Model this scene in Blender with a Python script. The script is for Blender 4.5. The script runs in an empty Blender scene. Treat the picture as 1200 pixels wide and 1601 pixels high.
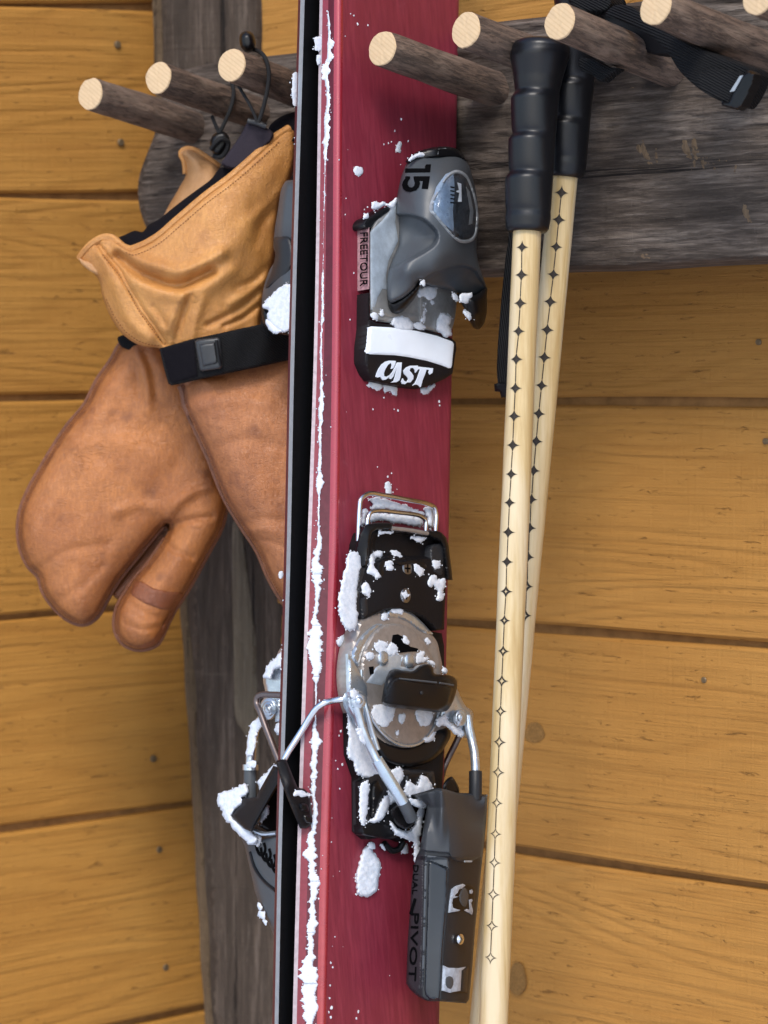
import bpy, bmesh, math, random
import numpy as np
from mathutils import Vector, Matrix
from mathutils.geometry import delaunay_2d_cdt
R_ = math.radians
SC = bpy.context.scene
COL = SC.collection
random.seed(7)

# ------------------------------------------------------------------ camera
CAM_H = 1.35
F = 3700.0                      # focal length in photograph pixels (1200 wide)
PITCH = math.atan(172.0 / F)    # horizon sits above the middle of the frame
CAM = Vector((0, 0, CAM_H))
cd = bpy.data.cameras.new('camera')
cd.sensor_fit = 'HORIZONTAL'; cd.sensor_width = 36.0
cd.lens = 36.0 * F / 1200.0
cd.clip_start = 0.05; cd.clip_end = 500
cd.dof.use_dof = True; cd.dof.focus_distance = 1.45; cd.dof.aperture_fstop = 13.0
cam = bpy.data.objects.new('camera', cd); COL.objects.link(cam)
cam.location = CAM; cam.rotation_euler = (math.pi / 2 - PITCH, 0, 0)
SC.camera = cam

# ------------------------------------------------------------------ light
SUN_EL, SUN_AZ = R_(44), R_(-8)    # azimuth measured from the camera's back, negative = left
w = bpy.data.worlds.new('World'); SC.world = w; w.use_nodes = True
nt = w.node_tree; nt.nodes.clear()
sky = nt.nodes.new('ShaderNodeTexSky'); sky.sky_type = 'NISHITA'; sky.sun_disc = False
# direction towards the sun
sd = Vector((math.sin(SUN_AZ) * math.cos(SUN_EL), -math.cos(SUN_AZ) * math.cos(SUN_EL), math.sin(SUN_EL)))
sky.sun_elevation = SUN_EL; sky.sun_rotation = math.atan2(sd.x, sd.y)
sky.air_density = 1.0; sky.dust_density = 1.2; sky.ozone_density = 1.0
bg = nt.nodes.new('ShaderNodeBackground'); bg.inputs['Strength'].default_value = 0.15
ow = nt.nodes.new('ShaderNodeOutputWorld')
nt.links.new(sky.outputs[0], bg.inputs[0]); nt.links.new(bg.outputs[0], ow.inputs[0])
sl = bpy.data.lights.new('sun', 'SUN'); sl.energy = 1.45; sl.angle = R_(18); sl.color = (1.0, 0.95, 0.88)
so = bpy.data.objects.new('sun', sl); COL.objects.link(so)
so.rotation_euler = sd.to_track_quat('Z', 'Y').to_euler(); so.location = (-1, -2, 4)
SC.view_settings.view_transform = 'Standard'; SC.view_settings.look = 'None'
SC.view_settings.exposure = 0.76; SC.view_settings.gamma = 1.0
SC.render.engine = 'CYCLES'

# ------------------------------------------------------------------ helpers: rays, frames
FWD = Vector((0, math.cos(PITCH), -math.sin(PITCH)))
UPV = Vector((0, math.sin(PITCH), math.cos(PITCH)))
def rays(x, y):
    x = np.asarray(x, float); y = np.asarray(y, float)
    a = (x - 600.0) / F; b = -(y - 800.5) / F
    return np.stack([a, FWD.y + b * UPV.y, FWD.z + b * UPV.z], -1)
def at_depth(px, py, Y):
    r = rays(px, py); return Vector(np.array(CAM) + r * (Y / r[..., 1]))
class Frame:
    """a plane in the place: origin, normal; at() meets sight lines with the plane raised by h"""
    def __init__(s, O, N): s.O = np.array(O, float); s.N = np.array(Vector(N).normalized(), float)
    def at(s, x, y, h=0.0):
        r = rays(x, y); h = np.asarray(h, float)
        num = (s.O - np.array(CAM)) @ s.N + h
        return np.array(CAM) + r * (num / (r @ s.N))[..., None]
    def v(s, x, y, h=0.0): return Vector(s.at(x, y, h))

# ------------------------------------------------------------------ helpers: objects
def thing(name, label, cat, loc, group=None):
    o = bpy.data.objects.new(name, None); COL.objects.link(o); o.location = loc
    o.empty_display_size = 0.05
    o['label'] = label; o['category'] = cat
    if group: o['group'] = group
    return o
def link(name, verts, faces, mat, parent=None, smooth=True, ang=40):
    me = bpy.data.meshes.new(name)
    me.from_pydata([tuple(v) for v in verts], [], [tuple(int(i) for i in f) for f in faces])
    me.validate(); me.update()
    bm = bmesh.new(); bm.from_mesh(me); bmesh.ops.recalc_face_normals(bm, faces=bm.faces); bm.to_mesh(me); bm.free()
    if smooth:
        me.shade_smooth(); me.set_sharp_from_angle(angle=R_(ang))
    o = bpy.data.objects.new(name, me); COL.objects.link(o)
    if mat: me.materials.append(mat)
    if parent is not None:
        o.parent = parent
        if parent.type == 'EMPTY': o.matrix_parent_inverse = Matrix.Translation(-parent.location)
        else: o.matrix_parent_inverse = parent.matrix_basis.inverted()
    return o
def attr(o, name, vals):
    a = o.data.attributes.new(name, 'FLOAT', 'POINT')
    n = len(o.data.vertices); v = np.zeros(n); v[:min(n, len(vals))] = vals[:n]
    a.data.foreach_set('value', v)

# ------------------------------------------------------------------ helpers: 2D outlines
def crom(pts, step=3.0, closed=True):
    P = [np.array(p, float) for p in pts]; n = len(P); out = []
    segs = n if closed else n - 1
    for i in range(segs):
        if closed: p0, p1, p2, p3 = P[i - 1], P[i], P[(i + 1) % n], P[(i + 2) % n]
        else:
            p1, p2 = P[i], P[i + 1]
            p0 = P[i - 1] if i > 0 else 2 * p1 - p2
            p3 = P[i + 2] if i + 2 < n else 2 * p2 - p1
        d = np.linalg.norm((p2 - p1)[:2]); k = max(1, int(round(d / step)))
        # centripetal-like tangents limited by the segment length
        def tang(a, b, c):
            da = np.linalg.norm((b - a)[:2]) + 1e-6; db = np.linalg.norm((c - b)[:2]) + 1e-6
            return ((b - a) / da * db + (c - b) / db * da) / (da + db)
        m1 = tang(p0, p1, p2) * min(d, 2.2 * np.linalg.norm((p1 - p0)[:2]) + 1e-6); m2 = tang(p1, p2, p3) * min(d, 2.2 * np.linalg.norm((p3 - p2)[:2]) + 1e-6)
        for j in range(k):
            t = j / k; t2 = t * t; t3 = t2 * t
            out.append((2*t3-3*t2+1)*p1 + (t3-2*t2+t)*m1 + (-2*t3+3*t2)*p2 + (t3-t2)*m2)
    if not closed: out.append(P[-1])
    return np.array(out)
def poly_dense(pts, step):
    out = []; P = [np.array(p, float) for p in pts]
    for i in range(len(P)):
        a, b = P[i], P[(i + 1) % len(P)]
        k = max(1, int(round(np.linalg.norm((b - a)[:2]) / step)))
        for j in range(k): out.append(a + (b - a) * j / k)
    return np.array(out)
def seg_dist(X, Y, line, closed=False):
    L = np.asarray(line, float)
    A = L if closed else L[:-1]; B = np.roll(L, -1, 0) if closed else L[1:]
    best = np.full(np.shape(X), 1e9)
    for (ax, ay), (bx, by) in zip(A[:, :2], B[:, :2]):
        dx, dy = bx - ax, by - ay; q = dx * dx + dy * dy + 1e-9
        t = np.clip(((X - ax) * dx + (Y - ay) * dy) / q, 0, 1)
        best = np.minimum(best, (X - ax - t * dx) ** 2 + (Y - ay - t * dy) ** 2)
    return np.sqrt(best)
def inside(X, Y, poly):
    P = np.asarray(poly, float); r = np.zeros(np.shape(X), bool)
    for (ax, ay), (bx, by) in zip(P[:, :2], np.roll(P, -1, 0)[:, :2]):
        c = ((ay > Y) != (by > Y)) & (X < (bx - ax) * (Y - ay) / (by - ay + 1e-12) + ax)
        r ^= c
    return r
def sdist(X, Y, poly):          # + inside, - outside
    d = seg_dist(X, Y, poly, True); return np.where(inside(X, Y, poly), d, -d)
def fill2d(poly, step, holes=(), seed=1):
    rng = np.random.default_rng(seed)
    P = np.asarray(poly)[:, :2]
    x0, y0 = P.min(0); x1, y1 = P.max(0)
    gx = np.arange(x0, x1 + step, step); gy = np.arange(y0, y1 + step, step * 0.87)
    X, Y = np.meshgrid(gx, gy); X = X + (np.arange(len(gy)) % 2)[:, None] * step * 0.5
    X = X.ravel() + rng.uniform(-.08, .08, X.size) * step; Y = Y.ravel() + rng.uniform(-.08, .08, Y.size) * step
    k = inside(X, Y, P) & (seg_dist(X, Y, P, True) > step * 0.6)
    for h in holes: k &= ~inside(X, Y, h) & (seg_dist(X, Y, np.asarray(h), True) > step * 0.6)
    pts = [Vector(p) for p in P]; edges = [(i, (i + 1) % len(P)) for i in range(len(P))]
    for h in holes:
        b = len(pts); H = np.asarray(h)[:, :2]; pts += [Vector(p) for p in H]
        edges += [(b + i, b + (i + 1) % len(H)) for i in range(len(H))]
    pts += [Vector((a, b)) for a, b in zip(X[k], Y[k])]
    vs, es, fs, *_ = delaunay_2d_cdt(pts, edges, [], 1, 1e-4)
    V = np.array([(v.x, v.y) for v in vs]); Fc = [f for f in fs]
    cx = np.array([V[list(f)].mean(0) for f in Fc])
    ok = inside(cx[:, 0], cx[:, 1], P)
    for h in holes: ok &= ~inside(cx[:, 0], cx[:, 1], h)
    Fc = [f for f, o in zip(Fc, ok) if o]
    return V, Fc
def boundary_edges(Fc):
    c = {}
    for f in Fc:
        for i in range(len(f)):
            a, b = f[i], f[(i + 1) % len(f)]
            k = (min(a, b), max(a, b)); c.setdefault(k, []).append((a, b))
    return [v[0] for v in c.values() if len(v) == 1]
def tps(ctrl):
    C = np.array(ctrl, float); n = len(C); s = 100.0; xy = C[:, :2] / s
    def U(r2): return np.where(r2 > 1e-12, r2 * np.log(r2 + 1e-12), 0)
    K = U(((xy[:, None] - xy[None]) ** 2).sum(-1)) + np.eye(n) * 1e-4
    Pm = np.c_[np.ones(n), xy]; A = np.zeros((n + 3, n + 3)); A[:n, :n] = K; A[:n, n:] = Pm; A[n:, :n] = Pm.T
    sol = np.linalg.solve(A, np.r_[C[:, 2], np.zeros(3)])
    def f(x, y):
        x = np.asarray(x, float) / s; y = np.asarray(y, float) / s
        r2 = (x[..., None] - xy[:, 0]) ** 2 + (y[..., None] - xy[:, 1]) ** 2
        return U(r2) @ sol[:n] + sol[n] + sol[n + 1] * x + sol[n + 2] * y
    return f
def sines(seed, scale, n=10):
    rng = np.random.default_rng(seed); k = rng.normal(size=(n, 2)) / scale * 3.0; ph = rng.uniform(0, 6.28, n)
    return lambda x, y: np.sin(np.asarray(x)[..., None] * k[:, 0] + np.asarray(y)[..., None] * k[:, 1] + ph).sum(-1) / n ** .5 / 1.2
def smooth01(t): t = np.clip(t, 0, 1); return t * t * (3 - 2 * t)

# ------------------------------------------------------------------ helpers: solids
def relief(name, mat, fr, outline, h, step=3.0, rnd=0.0, rpx=6.0, back=0.0, mode='N', smooth=True,
           parent=None, raw=False, shrink=0.97, ang=40, edge_attr=None, holes=()):
    """a closed solid: its outline and the height of its face over the frame's plane; the back lies at height `back`"""
    ol = np.asarray(outline, float) if raw else (crom(outline, step) if smooth else poly_dense(outline, step))
    V, Fc = fill2d(ol, step, holes)
    hf = h if callable(h) else (lambda x, y: np.full(np.shape(x), float(h)))
    H = hf(V[:, 0], V[:, 1])
    d = None
    if rnd or edge_attr:
        d = seg_dist(V[:, 0], V[:, 1], ol, True)
        for q in holes: d = np.minimum(d, seg_dist(V[:, 0], V[:, 1], np.asarray(q), True))
        q = np.clip(1 - d / rpx, 0, 1); H = H - rnd * (1 - np.sqrt(1 - q * q))
    Pf = fr.at(V[:, 0], V[:, 1], H)
    bk = back(V[:, 0], V[:, 1]) if callable(back) else np.full(len(V), float(back))
    if mode == 'N': Pb = Pf + fr.N * (bk - H)[:, None]
    else:
        c = V.mean(0); S = c + (V - c) * shrink; Pb = fr.at(S[:, 0], S[:, 1], bk)
    n = len(V)
    faces = [tuple(f) for f in Fc] + [tuple(n + i for i in reversed(f)) for f in Fc]
    faces += [(b, a, n + a, n + b) for a, b in boundary_edges(Fc)]
    o = link(name, np.r_[Pf, Pb], faces, mat, parent, True, ang)
    if edge_attr == 'seam':
        e = np.clip(.62 * np.exp(-((d - 6.0) / 2.2) ** 2) + .55 * np.exp(-d / 3.0) + .50 * np.exp(-d / 24.0), 0, 1); attr(o, 'edge', np.r_[e, e])
    elif edge_attr: attr(o, 'edge', np.r_[np.exp(-d / edge_attr), np.exp(-d / edge_attr)])
    return o
def decal(name, mat, fr, polys, hf, eps=0.0005, step=3.0, parent=None, smooth=False, thick=0.0012):
    Vs, Fs = [], []
    for p in polys:
        ol = crom(p, step) if smooth else poly_dense(p, step)
        V, Fc = fill2d(ol, step); H = (hf(V[:, 0], V[:, 1]) if callable(hf) else hf) + eps
        A = fr.at(V[:, 0], V[:, 1], H); B = A - fr.N * thick
        b = sum(len(q) for q in Vs); n = len(V)
        Vs.append(np.r_[A, B]); Fs += [tuple(b + i for i in f) for f in Fc]
        Fs += [(b + j, b + i, b + n + i, b + n + j) for i, j in boundary_edges(Fc)]
    return link(name, np.concatenate(Vs), Fs, mat, parent, True, 30)
def tube(name, mat, pts, r, parent=None, seg=10, closed=False, caps=True):
    P = [Vector(p) for p in pts]; n = len(P)
    rr = r if hasattr(r, '__len__') else [r] * n
    vs, fs = [], []
    t0 = (P[1] - P[0]).normalized(); u = t0.orthogonal().normalized()
    for i, p in enumerate(P):
        if closed: t = (P[(i + 1) % n] - P[i - 1]).normalized()
        else: t = (P[min(i + 1, n - 1)] - P[max(i - 1, 0)]).normalized()
        u = (u - t * u.dot(t)).normalized(); v = t.cross(u)
        for k in range(seg):
            a = 2 * math.pi * k / seg; vs.append(p + (u * math.cos(a) + v * math.sin(a)) * rr[i])
    m = n if closed else n - 1
    for i in range(m):
        for k in range(seg):
            a, b = i * seg, ((i + 1) % n) * seg; k2 = (k + 1) % seg
            fs.append((a + k, a + k2, b + k2, b + k))
    if not closed and caps: fs += [tuple(range(seg)), tuple((n - 1) * seg + k for k in range(seg))]
    return link(name, vs, fs, mat, parent)
def tpath(fr, pts, step=3.0, closed=False):
    """pts: (x, y, h) on the sight lines of the frame, smoothed"""
    D = crom(pts, step, closed); return [Vector(p) for p in fr.at(D[:, 0], D[:, 1], D[:, 2])]
def join(name, parts, mat, parent=None, smooth=True, ang=40):
    vs, fs = [], []
    for V, Fc in parts:
        b = len(vs); vs += list(V); fs += [tuple(b + i for i in f) for f in Fc]
    return link(name, vs, fs, mat, parent, smooth, ang)
def disc_solid(c, n, r, t, seg=24, dome=0.0, bev=0.25):
    """verts/faces of a round-edged button standing on c along n"""
    n = Vector(n).normalized(); u = n.orthogonal().normalized(); v = n.cross(u); vs, fs = [], []
    prof = [(r, 0), (r, t * (1 - bev)), (r - t * bev, t), (r * 0.5, t + dome * .75), (0.0001, t + dome)]
    for q, z in prof:
        for k in range(seg):
            a = 2 * math.pi * k / seg; vs.append(Vector(c) + (u * math.cos(a) + v * math.sin(a)) * q + n * z)
    for i in range(len(prof) - 1):
        for k in range(seg):
            k2 = (k + 1) % seg; fs.append((i * seg + k, i * seg + k2, (i + 1) * seg + k2, (i + 1) * seg + k))
    return vs, fs
def text_mesh(s):
    c = bpy.data.curves.new('lettering_curve', 'FONT'); c.body = s; c.resolution_u = 3
    o = bpy.data.objects.new('lettering_curve', c); COL.objects.link(o)
    dg = bpy.context.evaluated_depsgraph_get(); me = o.evaluated_get(dg).to_mesh()
    V = np.array([(v.co.x, v.co.y) for v in me.vertices]); Fc = [tuple(p.vertices) for p in me.polygons]
    o.evaluated_get(dg).to_mesh_clear(); bpy.data.objects.remove(o); bpy.data.curves.remove(c)
    V -= V.min(0); V /= V[:, 1].max(); return V, Fc
def lettering(name, mat, fr, s, org, xdir, ydir, hf, eps=0.0004, parent=None, grow=0.0):
    """print words: xdir = full run of the word, ydir = cap height, both in photograph pixels"""
    V, Fc = text_mesh(s); V = V / np.array([V[:, 0].max(), 1.0])
    Q = np.array(org) + V[:, :1] * np.array(xdir) + V[:, 1:] * np.array(ydir)
    H = (hf(Q[:, 0], Q[:, 1]) if callable(hf) else np.full(len(Q), hf)) + eps
    P = fr.at(Q[:, 0], Q[:, 1], H); n = len(P)
    B = P - fr.N * 0.0006
    fs = list(Fc) + [(b, a, n + a, n + b) for a, b in boundary_edges(Fc)]
    return link(name, np.r_[P, B], fs, mat, parent, False)

# ------------------------------------------------------------------ helpers: materials
class NT:
    def __init__(s, name):
        s.m = bpy.data.materials.new(name); s.m.use_nodes = True; s.t = s.m.node_tree
        s.b = s.t.nodes['Principled BSDF']
    def n(s, typ, ins=None, **props):
        nd = s.t.nodes.new('ShaderNode' + typ)
        for k, v in props.items(): setattr(nd, k, v)
        for k, v in (ins or {}).items(): s.set(nd.inputs[k], v)
        return nd
    def set(s, sock, v):
        if hasattr(v, 'links') or isinstance(v, bpy.types.NodeSocket): s.t.links.new(v, sock)
        elif isinstance(v, bpy.types.Node): s.t.links.new(v.outputs[0], sock)
        else:
            if hasattr(sock.default_value, '__len__') and hasattr(v, '__len__') and len(v) == 3 and len(sock.default_value) == 4: v = (*v, 1)
            sock.default_value = v
    def bsdf(s, **k):
        for a, v in k.items(): s.set(s.b.inputs[a.replace('_', ' ')], v)
        return s.m
    def co(s, scale=(1, 1, 1), loc=(0, 0, 0), src='Object', rnd=True, rot=(0, 0, 0)):
        tc = s.n('TexCoord'); mp = s.n('Mapping', {'Vector': tc.outputs[src], 'Scale': scale, 'Location': loc, 'Rotation': rot})
        if not rnd: return mp.outputs[0]
        oi = s.n('ObjectInfo'); cb = s.n('VectorMath', {0: mp.outputs[0], 1: (0, 0, 0)}, operation='ADD')
        ml = s.n('VectorMath', {0: (37.0, 53.0, 71.0), 'Scale': oi.outputs['Random']}, operation='SCALE')
        s.t.links.new(ml.outputs[0], cb.inputs[1]); return cb.outputs[0]
    def noise(s, v, scale=5, det=4, rough=.55, dist=0.0):
        return s.n('TexNoise', {'Vector': v, 'Scale': scale, 'Detail': det, 'Roughness': rough, 'Distortion': dist}).outputs[0]
    def ramp(s, f, stops, interp='LINEAR'):
        nd = s.n('ValToRGB', {'Fac': f}); cr = nd.color_ramp; cr.interpolation = interp
        while len(cr.elements) > 1: cr.elements.remove(cr.elements[0])
        for i, (p, c) in enumerate(stops):
            e = cr.elements[0] if i == 0 else cr.elements.new(p)
            e.position = p; e.color = (c, c, c, 1) if not hasattr(c, '__len__') else (*c, 1)
        return nd.outputs[0]
    def mix(s, f, a, b, typ='MIX'):
        nd = s.n('Mix', data_type='RGBA', blend_type=typ)
        s.set(nd.inputs[0], f); s.set(nd.inputs[6], a); s.set(nd.inputs[7], b); return nd.outputs[2]
    def math(s, op, a, b=0.0, c=None):
        nd = s.n('Math', operation=op); s.set(nd.inputs[0], a); s.set(nd.inputs[1], b)
        if c is not None: s.set(nd.inputs[2], c)
        return nd.outputs[0]
    def bump(s, h, strength=.3, dist=.002, normal=None):
        nd = s.n('Bump', {'Height': h, 'Strength': strength, 'Distance': dist})
        if normal is not None: s.set(nd.inputs['Normal'], normal)
        return nd.outputs[0]

# ------------------------------------------------------------------ materials
def mat_cedar(name, a, b, warm):
    q = NT(name)
    v = q.co((1, 1, 1))
    st = q.n('Mapping', {'Vector': v, 'Scale': (1.1, 5, 7.5)}).outputs[0]
    cath = q.noise(st, 1.6, 2, .45, .35)
    ring = q.math('SINE', q.math('MULTIPLY', cath, 95.0))
    ring = q.math('MULTIPLY_ADD', ring, .5, .5)
    ring = q.math('POWER', ring, 2.2)
    fs = q.n('Mapping', {'Vector': v, 'Scale': (7, 60, 330)}).outputs[0]
    fine = q.noise(fs, 1.0, 5, .65)
    ms = q.n('Mapping', {'Vector': v, 'Scale': (3.5, 9, 22)}).outputs[0]
    blot = q.noise(ms, 1.0, 4, .6, .4)
    saw = q.noise(q.n('Mapping', {'Vector': v, 'Scale': (420, 60, 26)}).outputs[0], 1.0, 3, .6)
    base = q.mix(q.ramp(blot, [(.3, 0), (.72, 1)]), a, b)
    base = q.mix(q.math('MULTIPLY', q.math('MULTIPLY', ring, .36), q.ramp(fine, [(.32, 0), (.62, 1)])), base, warm)
    base = q.mix(q.ramp(fine, [(.52, 0), (.74, .34)]), base, (.22, .10, .022))
    # short dark torn fibres
    tf = q.noise(q.n('Mapping', {'Vector': v, 'Scale': (55, 80, 330)}).outputs[0], 1.0, 3, .75, .6)
    torn = q.ramp(tf, [(.63, 0), (.72, .6)])
    base = q.mix(torn, base, (.13, .058, .015))
    oi = q.n('ObjectInfo').outputs['Random']
    base = q.mix(1.0, base, q.ramp(oi, [(0, (.86, .83, .80)), (.5, (.99, .97, .95)), (1, (1.0, 1.0, 1.0))]), 'MULTIPLY')
    hgt = q.math('ADD', q.math('MULTIPLY', fine, .9), q.math('MULTIPLY', saw, .28))
    hgt = q.math('SUBTRACT', hgt, q.math('MULTIPLY', torn, .9)); hgt = q.math('ADD', hgt, q.math('MULTIPLY', ring, -.35))
    return q.bsdf(Base_Color=base, Roughness=.66, Specular_IOR_Level=.22, Normal=q.bump(hgt, .8, .0022))
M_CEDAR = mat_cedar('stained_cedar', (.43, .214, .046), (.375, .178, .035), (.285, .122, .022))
M_CEDAR2 = mat_cedar('stained_cedar_painted_shade', (.41, .206, .050), (.36, .172, .038), (.275, .122, .024))  # right wall copy of the cedar, with shade mixed into its colour
def mat_barn(name, dark, mid, pale, tan, ang=0.0, zup=False, tanamt=.70):
    q = NT(name)
    v = q.co((1, 1, 1), rot=(0, 0, ang), rnd=False)
    sc = (60, 60, 3.0) if zup else (4.5, 40, 42)
    st = q.noise(q.n('Mapping', {'Vector': v, 'Scale': sc}).outputs[0], 1.0, 7, .68, .6)
    sc2 = (150, 150, 6) if zup else (9, 90, 190)
    fine = q.noise(q.n('Mapping', {'Vector': v, 'Scale': sc2}).outputs[0], 1.0, 4, .7)
    pat = q.noise(q.n('Mapping', {'Vector': v, 'Scale': (14, 14, 5) if zup else (9, 20, 22), 'Location': (3.1, 1.7, .4)}).outputs[0], 1.0, 5, .62, .8)
    saw = q.noise(q.n('Mapping', {'Vector': v, 'Scale': (8, 8, 260) if zup else (260, 20, 14)}).outputs[0], 1.0, 3, .6)
    c = q.mix(q.ramp(st, [(.34, 0), (.56, 1)]), dark, mid)
    c = q.mix(q.ramp(st, [(.56, 0), (.74, 1)]), c, pale)
    c = q.mix(q.math('MULTIPLY', q.ramp(fine, [(.45, 0), (.7, .6)]), .8), c, dark)
    c = q.mix(q.math('MULTIPLY', q.ramp(pat, [(tanamt - .04, 0), (tanamt + .08, 1)]), q.ramp(fine, [(.4, .3), (.6, 1)])), c, tan)
    hf = q.noise(q.n('Mapping', {'Vector': v, 'Scale': (380, 380, 22) if zup else (30, 240, 420), 'Location': (2, 9, 4)}).outputs[0], 1.0, 5, .72, .3)
    c = q.mix(q.ramp(hf, [(.42, .65), (.56, 0)]), c, dark)
    c = q.mix(q.ramp(hf, [(.58, 0), (.72, .55)]), c, pale)
    ck = q.noise(q.n('Mapping', {'Vector': v, 'Scale': (90, 90, 1.6) if zup else (2.2, 60, 75), 'Location': (7, 2, 5)}).outputs[0], 1.0, 5, .72, .9)
    crack = q.ramp(ck, [(.33, 1), (.40, 0)])
    c = q.mix(crack, c, (.012, .009, .008))
    sc_ = q.noise(q.n('Mapping', {'Vector': v, 'Scale': (6, 6, 30) if zup else (60, 20, 9), 'Rotation': (0, .25, 0)}).outputs[0], 1.0, 5, .75, .3)
    c = q.mix(q.ramp(sc_, [(.62, 0), (.74, .45)]), c, pale)
    h = q.math('ADD', q.math('MULTIPLY', q.math('SUBTRACT', st, crack), 1.2), q.math('ADD', q.math('ADD', q.math('MULTIPLY', fine, .7), q.math('MULTIPLY', hf, .8)), q.math('MULTIPLY', saw, .35)))
    return q.bsdf(Base_Color=c, Roughness=.8, Specular_IOR_Level=.25, Normal=q.bump(h, .75, .003))
M_BARN = mat_barn('weathered_board', (.030, .022, .017), (.125, .098, .080), (.25, .208, .176), (.24, .155, .09), R_(39.4), False, .69)
M_POST = mat_barn('dark_rough_timber', (.036, .026, .019), (.088, .065, .050), (.150, .120, .098), (.15, .12, .09), 0, True, .78)
M_POSTPALE = mat_barn('bared_timber', (.10, .080, .056), (.17, .14, .10), (.24, .20, .15), (.2, .16, .12), 0, True, .9)
M_TRIM = mat_barn('aged_trim', (.09, .06, .035), (.13, .088, .05), (.17, .12, .07), (.2, .13, .07), 0, True, .9)
def mat_bark():
    q = NT('peg_bark'); v = q.co()
    st = q.noise(q.n('Mapping', {'Vector': v, 'Scale': (170, 170, 26)}).outputs[0], 1.0, 6, .66, .8)
    fl = q.noise(q.n('Mapping', {'Vector': v, 'Scale': (55, 55, 20), 'Location': (4, 4, 1)}).outputs[0], 1.0, 4, .6, .5)
    c = q.mix(q.ramp(st, [(.3, 0), (.6, 1)]), (.045, .028, .019), (.20, .132, .092))
    fb_ = q.noise(q.n('Mapping', {'Vector': v, 'Scale': (520, 520, 90)}).outputs[0], 1.0, 5, .7, .5)
    c = q.mix(q.ramp(fb_, [(.40, .75), (.54, 0)]), c, (.035, .022, .015))
    c = q.mix(q.ramp(fl, [(.52, 0), (.7, .75)]), c, (.28, .20, .145))
    c = q.mix(q.ramp(st, [(.66, 0), (.75, .8)]), c, (.46, .38, .30))
    return q.bsdf(Base_Color=c, Roughness=.72, Normal=q.bump(q.math('ADD', q.math('ADD', st, q.math('MULTIPLY', fb_, .5)), q.math('MULTIPLY', fl, .8)), 1.0, .0034))
M_BARK = mat_bark()
def mat_cut():
    q = NT('peg_cut_end'); v = q.co()
    r = q.n('VectorMath', {0: q.n('VectorMath', {0: v, 1: (1, 1, 0)}, operation='MULTIPLY').outputs[0]}, operation='LENGTH')
    nz = q.noise(v, 160, 4, .6)
    rg = q.math('SINE', q.math('ADD', q.math('MULTIPLY', r.outputs['Value'], 2600.0), q.math('MULTIPLY', nz, 4)))
    c = q.mix(q.ramp(rg, [(.2, 0), (1, .5)]), (.56, .40, .235), (.45, .30, .16))
    c = q.mix(q.ramp(nz, [(.56, 0), (.75, .5)]), c, (.55, .36, .2))
    return q.bsdf(Base_Color=c, Roughness=.75, Normal=q.bump(nz, .4, .001))
M_CUT = mat_cut()
def mat_leather(name, a, b, edge):
    q = NT(name); v = q.co(rnd=False)
    big = q.noise(v, 22, 4, .55, .5); mid = q.noise(v, 90, 5, .6, .3)
    vor = q.n('TexVoronoi', {'Vector': v, 'Scale': 780.0}, feature='DISTANCE_TO_EDGE').outputs[0]
    cre = q.noise(q.n('Mapping', {'Vector': v, 'Scale': (130, 130, 300), 'Rotation': (0, R_(25), 0)}).outputs[0], 1.0, 5, .65, 1.2)
    c = q.mix(q.ramp(big, [(.36, 0), (.66, 1)]), a, b)
    c = q.mix(q.ramp(mid, [(.54, 0), (.8, .3)]), c, edge)
    spot = q.noise(q.n('Mapping', {'Vector': v, 'Location': (2.2, .3, 5)}).outputs[0], 42, 3, .5)
    c = q.mix(q.ramp(spot, [(.63, 0), (.74, .55)]), c, edge)
    rid = q.math('ABSOLUTE', q.math('SUBTRACT', q.noise(q.n('Mapping', {'Vector': v, 'Scale': (46, 46, 62), 'Rotation': (0, R_(-30), 0)}).outputs[0], 1.0, 5, .6, 1.4), .5))
    crs = q.ramp(rid, [(0, 1), (.022, 0)])
    msk = q.ramp(q.noise(q.n('Mapping', {'Vector': v, 'Location': (1, 7, 2)}).outputs[0], 26, 2, .5), [(.45, 0), (.62, 1)])
    crs = q.math('MULTIPLY', crs, msk)
    fur = q.noise(q.n('Mapping', {'Vector': v, 'Scale': (520, 520, 170), 'Rotation': (0, R_(35), 0)}).outputs[0], 1.0, 4, .65, .6)
    c = q.mix(q.math('MULTIPLY', crs, .16), c, edge)
    c = q.mix(q.ramp(fur, [(.42, .28), (.62, 0)]), c, edge)
    pale = q.noise(q.n('Mapping', {'Vector': v, 'Location': (6, 1, 3)}).outputs[0], 16, 5, .62, .4)
    c = q.mix(q.ramp(pale, [(.52, 0), (.72, .55)]), c, tuple(min(1, k_ * 1.22) for k_ in a))
    ed = q.n('Attribute', attribute_name='edge').outputs['Fac']
    c = q.mix(q.math('MULTIPLY', ed, q.ramp(mid, [(.25, .55), (.6, .95)])), c, edge)
    h = q.math('ADD', q.math('MULTIPLY', cre, .9), q.math('MULTIPLY', q.ramp(vor, [(0, 0), (.12, 1)]), .22))
    h = q.math('ADD', h, q.math('MULTIPLY', mid, .28)); h = q.math('SUBTRACT', q.math('ADD', h, q.math('MULTIPLY', fur, .5)), q.math('MULTIPLY', crs, .4))
    return q.bsdf(Base_Color=c, Roughness=q.ramp(pale, [(.3, .50), (.7, .30)]), Specular_IOR_Level=.55, Normal=q.bump(h, .6, .0013))
M_LEATHER = mat_leather('tan_leather_cuff', (.60, .285, .080), (.48, .205, .048), (.27, .095, .026))
M_LEATHER2 = mat_leather('worn_leather_hand', (.49, .185, .050), (.36, .120, .027), (.125, .036, .012))
M_PATCH = mat_leather('knuckle_patch_leather', (.24, .075, .026), (.19, .055, .02), (.10, .03, .012))
M_SUEDE = mat_leather('suede_inside', (.55, .29, .12), (.47, .24, .095), (.38, .18, .07))
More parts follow.
